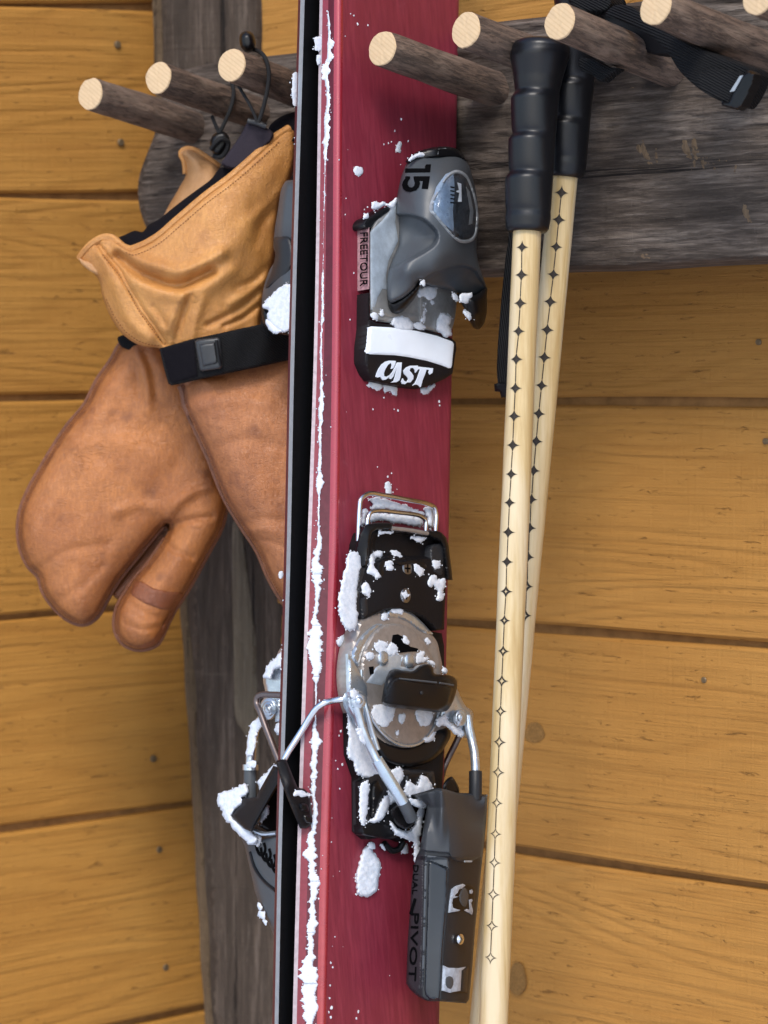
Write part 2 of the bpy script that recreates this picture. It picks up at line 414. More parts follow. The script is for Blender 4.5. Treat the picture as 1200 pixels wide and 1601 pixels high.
def mat_plain(name, col, rough, metal=0.0, spec=.5, nscale=0, nstr=.0, var=.0, coat=0.0, dist=.0008):
    q = NT(name); v = q.co(rnd=False); k = dict(Roughness=rough, Metallic=metal, Specular_IOR_Level=spec, Base_Color=col)
    nz = q.noise(v, nscale or 120, 4, .6)
    if var:
        k['Base_Color'] = q.mix(q.ramp(nz, [(.35, 0), (.7, 1)]), col, tuple(c * (1 - var) for c in col))
        k['Roughness'] = q.math('MULTIPLY_ADD', nz, .25, rough - .12)
    if nstr: k['Normal'] = q.bump(nz, nstr, dist)
    if coat: k['Coat_Weight'] = coat
    return q.bsdf(**k)
M_GREY = mat_plain('grey_moulded_plastic', (.055, .062, .070), .42, 0, .45, 1500, .12, .12, dist=.0003)
M_GREYDK = mat_plain('charcoal_plastic', (.017, .018, .021), .42, 0, .34, 1500, .14, .15, dist=.0003)
M_GREYSIDE = mat_plain('plum_charcoal_plastic', (.022, .018, .022), .5, 0, .3, 1200, .15, .15, dist=.0003)
M_PANEL = mat_plain('slate_inset_plastic', (.012, .016, .022), .36, 0, .5, 1500, .1, .1, dist=.0003)
M_BLACK = mat_plain('black_plastic', (.005, .005, .006), .34, 0, .30, 900, .12, .2, dist=.0004)
M_BLACKMATT = mat_plain('black_matt_plastic', (.006, .005, .006), .5, 0, .22, 900, .2, .2, dist=.0005)
M_BLACKHOUSING = mat_plain('black_rubbery_block', (.009, .007, .008), .5, 0, .25, 500, .25, .2, dist=.0006)
M_RUBBER = mat_plain('black_grip_rubber', (.004, .0043, .006), .36, 0, .42, 900, .16, .2, dist=.0004)
M_PRINT = mat_plain('black_print', (.002, .002, .0025), .85, 0, .04)
M_WHITE = mat_plain('white_print', (.80, .84, .90), .5, 0, .4, 300, .1, .06)
M_SNOWLET = mat_plain('pale_print', (.72, .78, .88), .6)
M_PADWHITE = mat_plain('white_slide_pad', (.78, .83, .90), .32, 0, .5, 60, .1, .06)
M_STEEL = mat_plain('zinc_steel', (.62, .68, .74), .3, .85, .5, 160, .25, .25, dist=.0008)
M_CHROME = mat_plain('bright_wire', (.78, .80, .83), .16, 1.0, .5, 90, .15, .15, dist=.0005)
M_TAUPE = mat_plain('taupe_plated_steel', (.34, .305, .28), .38, .5, .5, 220, .2, .22, dist=.0006)
M_PLATE = mat_plain('grey_slide_plate', (.36, .36, .355), .36, .5, .5, 130, .15, .3, dist=.0006)
M_BROWNWIRE = mat_plain('dull_brake_wire', (.20, .16, .15), .42, .9, .5, 200, .1, .2)
M_EDGE = mat_plain('ski_steel_edge', (.42, .34, .36), .5, .4, .5, 300, .1, .25)
M_BASE = mat_plain('ski_base_black', (.003, .003, .0035), .5, 0, .10, 200, .05, .2)
M_SIDEGREY = mat_plain('grey_ski_edge', (.36, .385, .41), .45, .35, .5, 200, .1, .2)
M_CORD = mat_plain('black_cord', (.010, .010, .011), .7, 0, .3, 1500, .4, .2)
M_LINER = mat_plain('black_knit_lining', (.007, .006, .008), .9, 0, .08, 1200, .5, .3)
M_TAB = mat_plain('dark_aubergine_webbing', (.026, .020, .028), .75, 0, .2, 1600, .5, .2)
M_BUCKLE = mat_plain('charcoal_buckle', (.026, .028, .031), .42, 0, .5, 700, .15, .2)
M_SCREW = mat_plain('screw_steel', (.30, .30, .31), .32, 1.0, .5, 300, .15, .3)
M_THREAD = mat_plain('brown_thread', (.16, .06, .022), .8, 0, .2)
def mat_webbing(name, ang):
    q = NT(name); v = q.co(rnd=False)
    wv = q.n('TexWave', {'Vector': q.n('Mapping', {'Vector': v, 'Rotation': (0, ang, 0)}).outputs[0], 'Scale': 230.0, 'Distortion': 1.5, 'Detail': 2.0, 'Detail Scale': 3.0}, bands_direction='X').outputs['Fac']
    nz = q.noise(v, 900, 3, .6)
    return q.bsdf(Base_Color=q.mix(wv, (.003, .003, .0035), (.010, .010, .011)), Roughness=.7, Specular_IOR_Level=.18,
                  Normal=q.bump(q.math('ADD', wv, q.math('MULTIPLY', nz, .6)), .8, .0009))
M_WEB = mat_webbing('black_webbing', R_(55)); M_WEB2 = mat_webbing('black_ribbed_strap', R_(8))
def mat_topsheet():
    q = NT('burgundy_topsheet'); v = q.co(rnd=False)
    st = q.noise(q.n('Mapping', {'Vector': v, 'Scale': (420, 420, 4.5)}).outputs[0], 1.0, 4, .62, .2)
    st2 = q.noise(q.n('Mapping', {'Vector': v, 'Scale': (110, 110, 1.2)}).outputs[0], 1.0, 3, .5, .2)
    wet = q.noise(v, 60, 5, .6)
    c = q.mix(q.ramp(st, [(.33, 0), (.68, 1)]), (.245, .030, .050), (.165, .017, .032))
    c = q.mix(q.ramp(st2, [(.4, 0), (.65, .6)]), c, (.18, .018, .033))
    c = q.mix(q.ramp(wet, [(.68, 0), (.8, .12)]), c, (.5, .25, .3))
    return q.bsdf(Base_Color=c, Roughness=q.ramp(wet, [(.3, .36), (.7, .5)]), Metallic=.12, Specular_IOR_Level=.45,
                  Normal=q.bump(q.math('ADD', st, q.math('MULTIPLY', wet, .6)), .13, .0005))
M_TOP = mat_topsheet()
M_BEVEL = mat_plain('cherry_lacquer_bevel', (.32, .020, .034), .24, .2, .8, 160, .12, .12, .25)
M_SIDE = mat_plain('red_sidewall', (.20, .014, .030), .4, 0, .5, 260, .2, .25)
M_SIDE2 = mat_plain('dark_red_sidewall', (.095, .008, .018), .5, 0, .4, 260, .2, .25)
def mat_bamboo():
    q = NT('bamboo'); v = q.co()
    st = q.noise(q.n('Mapping', {'Vector': v, 'Scale': (380, 380, 6)}).outputs[0], 1.0, 5, .65, .2)
    bl = q.noise(q.n('Mapping', {'Vector': v, 'Scale': (70, 70, 7)}).outputs[0], 1.0, 4, .55, .4)
    c = q.mix(q.ramp(st, [(.3, 0), (.7, 1)]), (.58, .44, .23), (.42, .285, .12))
    c = q.mix(q.ramp(bl, [(.45, 0), (.66, .8)]), c, (.62, .51, .34))
    c = q.mix(q.ramp(bl, [(.28, .75), (.44, 0)]), c, (.40, .26, .10))
    return q.bsdf(Base_Color=c, Roughness=.38, Specular_IOR_Level=.45, Normal=q.bump(q.math('ADD', st, q.math('MULTIPLY', bl, .8)), .22, .0007))
M_BAMBOO = mat_bamboo()
M_BURN = mat_plain('burnt_mark', (.028, .020, .014), .6, 0, .3, 900, 0, .3)
def mat_snow():
    q = NT('crusted_snow'); v = q.co(rnd=False)
    a = q.noise(v, 420, 6, .7); b = q.noise(v, 1500, 3, .6)
    return q.bsdf(Base_Color=q.mix(q.ramp(a, [(.35, 0), (.6, 1)]), (.52, .57, .64), (.68, .70, .75)), Roughness=.6, Specular_IOR_Level=.3,
                  Subsurface_Weight=.12, Subsurface_Radius=(.004, .005, .006), Subsurface_Scale=.5,
                  Normal=q.bump(q.math('ADD', a, q.math('MULTIPLY', b, .8)), .3, .0006))
M_SNOW = mat_snow()
def mat_clear():
    q = NT('clear_smoky_plastic')
    q.set(q.b.inputs['Transmission Weight'], 1.0)
    v = q.co(rnd=False)
    return q.bsdf(Base_Color=(.90, .95, 1.0), Roughness=.04, IOR=1.3, Specular_IOR_Level=.9, Coat_Weight=.6, Coat_Roughness=.03,
                  Normal=q.bump(q.noise(v, 120, 2, .5), .1, .0008))
M_CLEAR = mat_clear()

# ------------------------------------------------------------------ the wall system
WANG = math.atan(F / 4500.0) * 0 + R_(39.4)
WDIR = Vector((math.cos(WANG), -math.sin(WANG), 0)); WNRM = Vector((-math.sin(WANG), -math.cos(WANG), 0))
P0 = at_depth(720.0, 628.0, 1.70)
def frw(d): return Frame(P0 + WNRM * d, WNRM)
def wall_tdz(p): q = Vector(p) - P0; return q.dot(WDIR), q.dot(WNRM), q.z

# ground: trodden snow in front of the wall, far below the frame
g = [(-60, -60, 0), (60, -60, 0), (60, 60, 0), (-60, 60, 0)]
gr = link('snow_ground', g, [(0, 1, 2, 3)], M_SNOW, None, False); gr['kind'] = 'structure'
gr['label'] = 'snowy ground below the wooden walls'

# planks
def plank_mesh(L, Hh, T, bev=.0022, seed=0):
    """lies along x from 0 to L, z from 0 to Hh, face at y = -T (towards the viewer); edges eased and a little wavy"""
    rng = np.random.default_rng(seed); n = max(4, int(L / .05)); vs, fs = [], []
    ph = rng.uniform(0, 6, 4)
    for i in range(n + 1):
        x = L * i / n; a = .0007 * math.sin(x * 21 + ph[0]); b = .0007 * math.sin(x * 17 + ph[1]); c = .0008 * math.sin(x * 9 + ph[2])
        pr = [(0, a), (-T + bev + c, a), (-T + c, a + bev), (-T + c, Hh - bev + b), (-T + bev + c, Hh + b), (0, Hh + b)]
        vs += [(x, y, z) for y, z in pr]
    m = 6
    for i in range(n):
        for k in range(m):
            k2 = (k + 1) % m; fs.append((i * m + k, (i + 1) * m + k, (i + 1) * m + k2, i * m + k2))
    fs += [tuple(range(m)), tuple(n * m + k for k in range(m))]
    return vs, fs
def plank(name, A, B, Hh, T, nrm, mat, parent, seed):
    """A -> B: lower edge, left to right"""
    A, B = Vector(A), Vector(B); x = (B - A).normalized(); y = -Vector(nrm); y = (y - x * y.dot(x)).normalized(); z = x.cross(y)
    vs, fs = plank_mesh((B - A).length, Hh, T, seed=seed)
    o = link(name, vs, fs, mat, None, True, 25)
    M = Matrix((x, y, z)).transposed().to_4x4(); M.translation = A
    o.parent = parent; o.matrix_parent_inverse = Matrix.Translation(-parent.location); o.matrix_basis = M
    return o
def nail(parent, p, n, r=.0022):
    vs, fs = disc_solid(p, n, r * .95, .0019, 12); return link('nail', vs, fs, M_NAIL, parent)
M_NAIL = mat_plain('dull_nail', (.17, .115, .06), .5, .4, .5, 400, .2, .3)
M_BACK = mat_plain('lap_wood', (.33, .17, .06), .8, 0, .2, 80, .3, .35)
M_KNOT = mat_plain('knot_wood', (.26, .135, .040), .75, 0, .2, 700, .5, .4)

# right wall: horizontal shiplap
rw = thing('wooden_wall', 'honey brown cedar plank wall to the right of the red ski, behind the bamboo poles', 'wall', P0 + WDIR * .3 - Vector((0, 0, P0.z)))
f0 = frw(0.0)
zl = f0.v(720, 628).z; zs = (zl - f0.v(720, 1317).z) / 2
GAP = .0055; TH = .0075
t0 = wall_tdz(f0.v(330, 628))[0]
k = 0; rplank = {}
for i in range(-5, 8):
    ztop = zl - zs * i - GAP / 2; zb = zl - zs * (i + 1) + GAP / 2
    A = P0 + WDIR * t0 - WNRM * TH; A.z = zb
    B = P0 + WDIR * 1.25 - WNRM * TH; B.z = zb
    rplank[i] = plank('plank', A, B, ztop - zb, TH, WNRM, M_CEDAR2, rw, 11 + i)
A = P0 + WDIR * t0 - WNRM * (TH + .0045); B = P0 + WDIR * 1.25 - WNRM * (TH + .0045); A.z = B.z = zl - zs * 8
bkp = plank('backing_board', A, B, zs * 13, .004, WNRM, M_BACK, rw, 3)
f0n = Frame(P0, WNRM)
for x, y, i in [(1185, 535, -1), (1196, 690, 0), (1100, 1063, 1)]: nail(rplank[i], f0n.v(x, y, .0008) - WNRM * .001, WNRM, .0022)
for x, y, rx, ry, i in [(835, 1145, 15, 16, 1), (808, 1530, 13, 26, 2)]:
    ol = [(x + rx * math.cos(a) * (1 + .12 * math.sin(3 * a)), y + ry * math.sin(a)) for a in np.linspace(0, 6.28, 14)[:-1]]
    relief('knot', M_KNOT, f0n, ol, lambda X, Y, c=(x, y), r=(rx, ry): .0011 - .0002 * np.cos(9 * np.hypot((X - c[0]) / r[0], (Y - c[1]) / r[1])), 3, parent=rplank[i], back=-.0005)

# left wall: nearly square to the view
LN = (at_depth(0, 630, 1.80) - at_depth(280, 630, 1.90)); LDIR = -LN.normalized()
lz = Vector((0, 0, 1)); LNRM = LDIR.cross(lz).normalized()
if LNRM.y > 0: LNRM = -LNRM
LO = at_depth(140, 630, 1.85)
lw = thing('wooden_wall', 'honey brown cedar plank wall to the left of the dark corner post', 'wall', Vector((LO.x - .2, LO.y, 0)))
fl = Frame(LO, LNRM)
lines = [(-640, -622), (-312, -302), (10, 9), (308, 302), (624, 615), (966, 944), (1298, 1256), (1640, 1580), (1985, 1905), (2330, 2230)]
xr = [236, 236, 236, 216, 240, 290, 308, 330, 345, 360]
lplank = []
for i in range(len(lines) - 1):
    yu, yu2 = lines[i]; yb, yb2 = lines[i + 1]; x2 = 345.0
    f = lambda y, y2, r, x: y + (y2 - y) * x / r
    xr_i = 300.0
    A = fl.v(-420, f(yb, yb2, xr_i, -420)) - LNRM * TH; B = fl.v(x2, f(yb, yb2, xr_i, x2)) - LNRM * TH
    A2 = fl.v(-420, f(yu, yu2, xr_i, -420)); hh = (A2 - A - LNRM * 0).length
    C2 = fl.v(120, f(yu, yu2, xr_i, 120)); D2 = fl.v(120, f(yb, yb2, xr_i, 120))
    hh = (C2 - D2).length - .0055
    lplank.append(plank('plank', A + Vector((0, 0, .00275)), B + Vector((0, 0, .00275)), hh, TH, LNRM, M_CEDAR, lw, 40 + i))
A = fl.v(-420, 2330) - LNRM * (TH + .0045); B = fl.v(345, 2230) - LNRM * (TH + .0045)
plank('backing_board', A, B, 1.5, .004, LNRM, M_BACK, lw, 5)
for x, y, i in [(184, 70, 2), (189, 223, 2), (240, 1186, 5), (249, 1328, 6), (259, 1512, 6)]:
    nail(lplank[i], fl.v(x, y, .0006) - LNRM * .001, LNRM, .003)

# corner post with its trim strip
PN = Vector((-.22, -1, 0)).normalized()
fp = Frame(at_depth(320, 800, 1.825), PN)
post = thing('corner_post', 'dark rough timber post standing in the corner behind the gloves', 'post', Vector((*at_depth(340, 900, 1.86).xy, 0)))
nzp = sines(3, 60); nzp2 = sines(4, 14)
lx = lambda y: np.interp(y, [-300, 0, 100, 360, 900, 1200, 1400, 1700], [246, 252, 255, 268, 292, 312, 322, 340])
ys = np.arange(-300, 1761, 60)
ol = [(float(lx(y)) + 1.6 * math.sin(y * .031) + 1.2 * math.sin(y * .083), y) for y in ys] + [(np.interp(y, [-300, 0, 100, 900, 1700], [411, 411, 409, 478, 520]) + 1.5 * math.sin(y * .05), y) for y in ys[::-1]]
relief('timber', M_POST, fp, ol, lambda x, y: .0012 * nzp(x, y * .25) + .0005 * nzp2(x, y * .3), 12, rnd=.006, rpx=12, back=-.10, parent=post)
relief('bared_strip', M_POSTPALE, fp, [(366, 815), (374, 812), (381, 860), (390, 930), (399, 1000), (402, 1100), (402, 1190), (392, 1192), (384, 1150), (371, 1130), (365, 1010), (363, 900)],
       lambda x, y: .0030 + .0006 * nzp2(x, y * .3), 6, rnd=.002, rpx=6, back=-.004, parent=post)
ol = [(float(lx(y)) - 14 - 1.0 * math.sin(y * .06), y) for y in ys] + [(float(lx(y)) + 4, y) for y in ys[::-1]]
relief('trim_strip', M_TRIM, fp, ol, lambda x, y: -.016 + .0008 * nzp2(x, y), 9, rnd=.002, rpx=4, back=-.06, parent=post)
post2 = [(409 - 0, -300), (424, -300), (424, 60), (421, 160), (409, 160)]
relief('trim_strip', M_TRIM, fp, post2, lambda x, y: -.012 + .0006 * nzp2(x, y), 9, rnd=.002, rpx=4, back=-.05, parent=post)

# ------------------------------------------------------------------ peg rack
BD = .105                              # front of the board, off the wall
fb = frw(BD)
rack = thing('peg_rack', 'dark weathered board with round bark covered wooden pegs along it', 'coat rack', Vector(fb.v(700, 240)) - WNRM * .02)
nb = sines(8, 90); nb2 = sines(9, 18); nb3 = sines(12, 7)
top = [(270, 118), (300, 104), (380, 95), (460, 82), (580, 66), (690, 52), (779, 35), (860, 25), (953, 12), (1060, -4), (1200, -22), (1400, -52)]
bot = [(1400, 398), (1200, 408), (1060, 413), (960, 417), (860, 421), (720, 429), (600, 432), (460, 420), (350, 402), (262, 380)]
end = [(240, 375), (226, 350), (216, 310), (217, 280), (228, 245), (240, 215), (250, 170), (258, 135)]
def wav(pts, a, s): return [(x + a * .4 * math.sin(y * .09 + s), y + a * math.sin(x * .045 + s) + a * .5 * math.sin(x * .13 + s)) for x, y in pts]
ol = wav(top, 1.6, 0) + wav(bot, 2.2, 2) + end
b_h = lambda x, y: .0016 * nb(x * .35, y) + .0010 * nb2(x * .22, y) + .0005 * nb3(x * .2, y)
board = relief('board', M_BARN, fb, ol, b_h, 5, rnd=.006, rpx=9, back=-.042, parent=rack)
PEGL = .108
fpt = frw(BD + PEGL)
pegs = [((140.5, 150), (300, 197), 26), ((249.5, 124), (402, 176), 26), ((361, 104), (508, 157), 27), ((487, 88), (640, 144), 27),
        ((596, 77), (772, 136), 29), ((731, 47), (905, 110), 29.5), ((873, 34), (1046, 104), 30.5), ((1028, 9), (1205, 83), 31), ((1184, -8), (1362, 66), 31.5)]
def log_peg(tip, base, rpx, seed):
    a = fpt.v(*tip); b = fb.v(*base); rng = random.Random(seed)
    r = rpx * (a - CAM).dot(FWD) / F * .98
    z = (a - b).normalized(); L = (a - b).length; b = b - z * .02; L += .02
    x = Vector((0, 0, 1)).cross(z).normalized(); y = z.cross(x)
    M = Matrix((x, y, z)).transposed().to_4x4(); M.translation = b
    n1 = sines(seed, 50, 8); n2 = sines(seed + 50, 12, 10)
    seg, ringn = 40, 26; vs, fs = [], []
    for i in range(ringn + 1):
        t = i / ringn; zz = L * t; rr = r * (1.06 - .06 * t)
        bx = .0012 * math.sin(t * 3 + seed); by = .001 * math.sin(t * 2.3 + seed * 2)
        for k_ in range(seg):
            an = 2 * math.pi * k_ / seg
            q = rr * (1 + .028 * float(n1(np.array(math.cos(an) * 60), np.array(zz * 900 + math.sin(an) * 60)))
                      + .016 * float(n2(np.array(math.cos(an) * 40), np.array(zz * 500 + math.sin(an) * 40))))
            if i == ringn: q *= .985
            vs.append((bx + q * math.cos(an), by + q * math.sin(an), zz))
    for i in range(ringn):
        for k_ in range(seg):
            k2 = (k_ + 1) % seg; fs.append((i * seg + k_, i * seg + k2, (i + 1) * seg + k2, (i + 1) * seg + k_))
    fs.append(tuple(reversed(range(seg))))
    o = link('peg', vs, fs, M_BARK, None, True, 50)
    o.parent = rack; o.matrix_parent_inverse = Matrix.Translation(-rack.location); o.matrix_basis = M
    rim = [Vector(v) for v in vs[ringn * seg:]]; c = sum(rim, Vector()) / seg
    ce, cf = [], []
    for s, dz in [(1.0, 0), (.965, .0009), (.6, .0012), (.25, .0011)]:
        for v in rim: p = c + (v - c) * s; ce.append((p.x, p.y, p.z + dz + (.0002 * math.sin(v.x * 900) if s < .9 else 0)))
    for i in range(3):
        for k_ in range(seg): k2 = (k_ + 1) % seg; cf.append((i * seg + k_, i * seg + k2, (i + 1) * seg + k2, (i + 1) * seg + k_))
    cf.append(tuple(3 * seg + k_ for k_ in range(seg)))
    e = link('cut_end', ce, cf, M_CUT, None, True, 60); e.parent = o
    return a, b
for i, p in enumerate(pegs): log_peg(*p, 100 + i * 3)

M_SCRAPE = mat_barn('scraped_wood', (.11, .075, .048), (.17, .115, .068), (.24, .17, .10), (.2, .13, .07), 0, True, .9)
rs_ = random.Random(4); scr = []; scrp = []
for (x0, y0, x1, y1, n_, lean, ln) in [(1066, 225, 1086, 245, 7, .35, 34), (1092, 246, 1158, 262, 22, -.25, 26), (1006, 238, 1030, 250, 5, .1, 26), (988, 232, 1004, 240, 3, .45, 36), (935, 136, 985, 140, 6, 3.5, 9), (985, 398, 1012, 404, 5, 1.2, 10), (1080, 250, 1110, 262, 6, .1, 20), (1160, 330, 1172, 336, 2, .4, 34), (760, 300, 790, 330, 5, 3, 10), (880, 380, 900, 396, 4, 2.5, 10)]:
    for _ in range(n_):
        cx_, cy_ = rs_.uniform(x0, x1), rs_.uniform(y0, y1); l_ = ln * rs_.uniform(.4, 1.1) / math.hypot(1, lean); wd = rs_.uniform(.9, 2.6)
        scr.append([(cx_ - wd, cy_ - l_ * .1), (cx_ + wd * .4, cy_ - l_ * .5 ), (cx_ + wd + lean * l_ * .5, cy_ + l_ * .1), (cx_ + lean * l_, cy_ + l_ * .6), (cx_ + lean * l_ * .6 - wd, cy_ + l_ * .35)])
for q in scr:
    rg_ = np.random.default_rng(int(q[0][0] * 7)); D_ = crom(q, 2.5); D_ = D_ + rg_.normal(size=D_.shape) * .45
    V_, F_ = fill2d(D_, 2.5); H_ = b_h(V_[:, 0], V_[:, 1]) + .0007 - .0008 * np.exp(-seg_dist(V_[:, 0], V_[:, 1], D_, True) / 1.5)
    scrp.append((fb.at(V_[:, 0], V_[:, 1], H_), F_))
link_ = join('scrapes', scrp, M_SCRAPE, board); link_['kind'] = 'stuff'

# ------------------------------------------------------------------ skis (burgundy pair, base to base)
TH_S = R_(47.0); LEAN = 0.15
V0 = Vector((0, LEAN, 1)).normalized()
W0 = Vector((math.cos(TH_S), math.sin(TH_S), 0)); W0 = (W0 - V0 * W0.dot(V0)).normalized()
SN = W0.cross(V0).normalized()
if SN.y > 0: SN = -SN
SO = at_depth(528, 800, 1.44)
fs = Frame(SO, SN)
def fsh(h): return Frame(Vector(fs.O) + SN * h, SN)
YS = [-330, 0, 300, 600, 860, 1100, 1340, 1601, 1800, 2200]
def xl(pts): 
    a = np.array(pts, float); D = crom([(y, x) for y, x in pts], 20, False)
    def f(y):
        y = np.asarray(y, float)
        lo, hi = a[0], a[-1]; r = np.interp(y, D[:, 0], D[:, 1])
        s0 = (a[1, 1] - a[0, 1]) / (a[1, 0] - a[0, 0]); s1 = (a[-1, 1] - a[-2, 1]) / (a[-1, 0] - a[-2, 0])
        r = np.where(y < lo[0], lo[1] + (y - lo[0]) * s0, r); return np.where(y > hi[0], hi[1] + (y - hi[0]) * s1, r)
    return f
xTL = xl([(0, 536), (600, 532), (860, 529), (1340, 515), (1601, 509)])      # inner edge of the bevel
xSH = xl([(0, 522), (600, 518), (860, 514), (1340, 500), (1601, 495)])      # shoulder
xLE = xl([(0, 513), (600, 505), (860, 497), (1340, 481), (1601, 476)])      # sidewall step
xED = xl([(0, 499.5), (600, 489), (860, 480), (1340, 464), (1601, 457)])    # steel edge
xTR = xl([(0, 717), (730, 703), (1601, 686)])
def loft(name, mat, cols, parent, ang=30):
    """cols: list of point rows, joined side by side"""
    m = len(cols[0]); vs = [p for c in cols for p in c]; fa = []
    for i in range(len(cols) - 1):
        for k in range(m - 1): fa.append((i * m + k, i * m + k + 1, (i + 1) * m + k + 1, (i + 1) * m + k))
    return link(name, vs, fa, mat, parent, True, ang)
yr = np.arange(-330, 2201, 40.0)
def col(xf, h, dx=0, wob=0): return [Vector(p) for p in fs.at(xf(yr) + dx, yr, h)]
ski = thing('ski', 'snow flecked burgundy ski turned to the front, the one with a slide pad lettered CAST', 'ski', Vector((*fs.v(600, 2200).xy, 0)), 'pair of burgundy skis')
cTL, cSH, cLE, cED, cTR = col(xTL, 0), col(xSH, -.0032), col(xLE, -.0085), col(xED, -.014), col(xTR, 0)
mids = [[a + (b - a) * t for a, b in zip(cTL, cTR)] for t in (.02, .5, .97)]
rb = [p + W0 * .004 - SN * .004 for p in cTR]; rs = [p + W0 * .006 - SN * .0135 for p in cTR]
loft('topsheet', M_TOP, [cTL] + mids + [cTR, rb, rs], ski, 50)
bv = [[a + (b - a) * t + SN * .0015 * math.sin(math.pi * t) - W0 * .0005 * math.sin(math.pi * t) for a, b in zip(cSH, cTL)] for t in np.linspace(0, 1, 9)]
loft('bevel', M_BEVEL, bv, ski, 60)
cL2 = [p + (e - p) * .18 for p, e in zip(cLE, cED)]
lo2 = [p - W0 * .0012 for p in cL2]
loft('upper_sidewall', M_SIDE2, [cLE, cSH], ski)
cE2 = [p + (e - p) * .66 for p, e in zip(cLE, cED)]
loft('sidewall', M_SIDE, [cE2, cLE], ski)
loft('steel_edge', M_EDGE, [[p + W0 * .003 for p in cED], cED, cE2], ski)
loft('base', M_BASE, [[p - SN * .0003 for p in rs], [p + W0 * .003 for p in cED]], ski)

ski2 = thing('ski', 'burgundy ski turned away with its black base and grey edge to the front, behind the gloves\' strap end', 'ski', Vector((*fs.v(560, 2200).xy - Vector((0, -.03)), 0)), 'pair of burgundy skis')
ski2['label'] = 'burgundy ski turned to the back, showing only its black base and thin grey edge'
xB = xl([(0, 476), (600, 459), (860, 454), (1340, 440), (1601, 435)])
xG = xl([(0, 469.5), (600, 453), (860, 448), (1340, 434), (1601, 429)])
xD = xl([(0, 466), (600, 449.5), (860, 444), (1340, 430.5), (1601, 425.5)])
HB = -.019
cB, cG, cD = col(xB, HB), col(xG, HB - .0055), col(xD, HB - .0125)
loft('base', M_BASE, [cB, [p + W0 * .112 for p in cB]], ski2)
loft('steel_edge', M_SIDEGREY, [cG, cB], ski2)
loft('sidewall', M_SIDE2, [cD, cG], ski2)
cD2 = [p + W0 * .006 - SN * .0025 for p in cD]
loft('topsheet', M_TOP, [[p + W0 * .114 - SN * .004 for p in cB], [p + W0 * .108 - SN * .0155 for p in cB], cD2, cD], ski2)

# ------------------------------------------------------------------ toe binding of the front ski (x, y in photograph pixels, heights in metres over the topsheet)
hplate = .0095
Z2 = lambda q: [(540 + x / 5.217, 300 + y / 5.217) for x, y in q]
M_BRIGHTSTEEL = mat_plain('bright_steel_and_glare', (.62, .70, .78), .34, .55, .5, 140, .25, .3)
M_PALEBLUE = mat_plain('pale_blue_reflection', (.34, .44, .58), .3, .3, .5, 200, .1, .35)
plate_ol = [(579, 366), (582, 354), (588, 344), (598, 337), (620, 320), (660, 330), (700, 370), (699, 522), (670, 517), (636, 509), (600, 504), (588, 502), (582, 497), (579.5, 488), (579, 450), (579, 400)]
plate = relief('toe_plate', M_PLATE, fs, [(p[0], p[1]) for p in plate_ol], lambda x, y: hplate + 0 * x, 4, rnd=.0012, rpx=4, back=.0078, parent=ski)
side = lambda x, y: np.clip((np.asarray(x) - 559.5) / 1853.0, 0, .009)
relief('plate_glare', M_BRIGHTSTEEL, fs, Z2([(205, 330), (240, 290), (300, 235), (370, 150), (415, 90), (405, 250), (430, 400), (350, 560), (330, 680), (340, 800), (300, 790), (262, 860), (232, 960), (210, 960), (205, 700)]), hplate + .0006, 3, smooth=False, rnd=.0004, rpx=4, back=.009, parent=plate)  # sky glare on the toe plate, put in as a bright bluish patch
# dark rail under the plate with the raised word on its side
relief('toe_rail', M_BLACKHOUSING, fs, [(598, 345), (610, 330), (622, 312), (690, 330), (697, 480), (598, 480)], .0082, 4, rnd=.001, rpx=3, smooth=False, parent=ski)
rail2 = relief('rail_side', mat_plain('dusted_rail', (.42, .24, .26), .7, 0, .3, 250, .3, .55), fs, [(561, 362), (577, 352), (577, 452), (560, 454)],
       lambda x, y: np.clip((x - 559) / 1853.0 + .0004, .0005, .0098), 3, smooth=False, parent=ski, back=.0001)
lettering('lettering', M_PRINT, fs, 'FREETOUR', (563.5, 364), (-.5, 84), (11.5, -1.0), lambda x, y: np.clip((x - 559) / 1853.0 + .0012, .0012, .0112), .0006, rail2)
relief('rail_stop', M_BLACK, fs, [(567, 352), (572, 342), (580, 338), (590, 331), (606, 324), (609, 328), (597, 338), (586, 347), (578, 357), (568, 357)], .0100, 3, rnd=.001, rpx=3, parent=ski)
relief('plate_rib', M_PLATE, fs, [(656, 462), (663, 462), (663, 503), (656, 503)], hplate + .0015, 3, smooth=False, rnd=.0005, rpx=2, back=.009, parent=plate)
relief('plate_rib', M_PLATE, fs, [(582, 480), (655, 492), (655, 503), (612, 496), (582, 490)], hplate + .0008, 3, smooth=False, rnd=.0004, rpx=2, back=.009, parent=plate)
# black block with the white pad and the word CAST
pad_top = [(577, 458), (577.5, 500), (588, 505), (640, 511), (680, 521), (705, 529), (712, 535), (713, 546), (707, 584), (696, 592), (680, 599), (658, 607), (635, 605), (606, 600), (580, 594), (574, 584), (570.5, 566), (571, 540), (574.5, 512), (575, 470), (575.5, 458)]
hpad = lambda x, y: .0105 + 0 * np.asarray(x, float) - .0035 * smooth01((np.asarray(y) - (560 + .17 * (np.asarray(x) - 576))) / 40.0)
pad = relief('toe_pad', M_BLACKHOUSING, fs, pad_top, hpad, 3, smooth=False, rnd=.0008, rpx=3, back=.0001, parent=ski)
wp = [(577, 512), (580, 510.5), (610, 512), (651, 517.5), (682, 525), (706.5, 534), (709.2, 538), (706, 572), (704.5, 575.5), (702, 575.8), (690, 571), (667, 564), (640, 558.5), (618, 555.5), (579, 554), (574, 552.5), (573.2, 549)]
relief('slide_pad', M_PADWHITE, fs, wp, lambda x, y: .0118 + 0 * x, 3, smooth=False, rnd=.0007, rpx=3, back=.009, parent=pad)
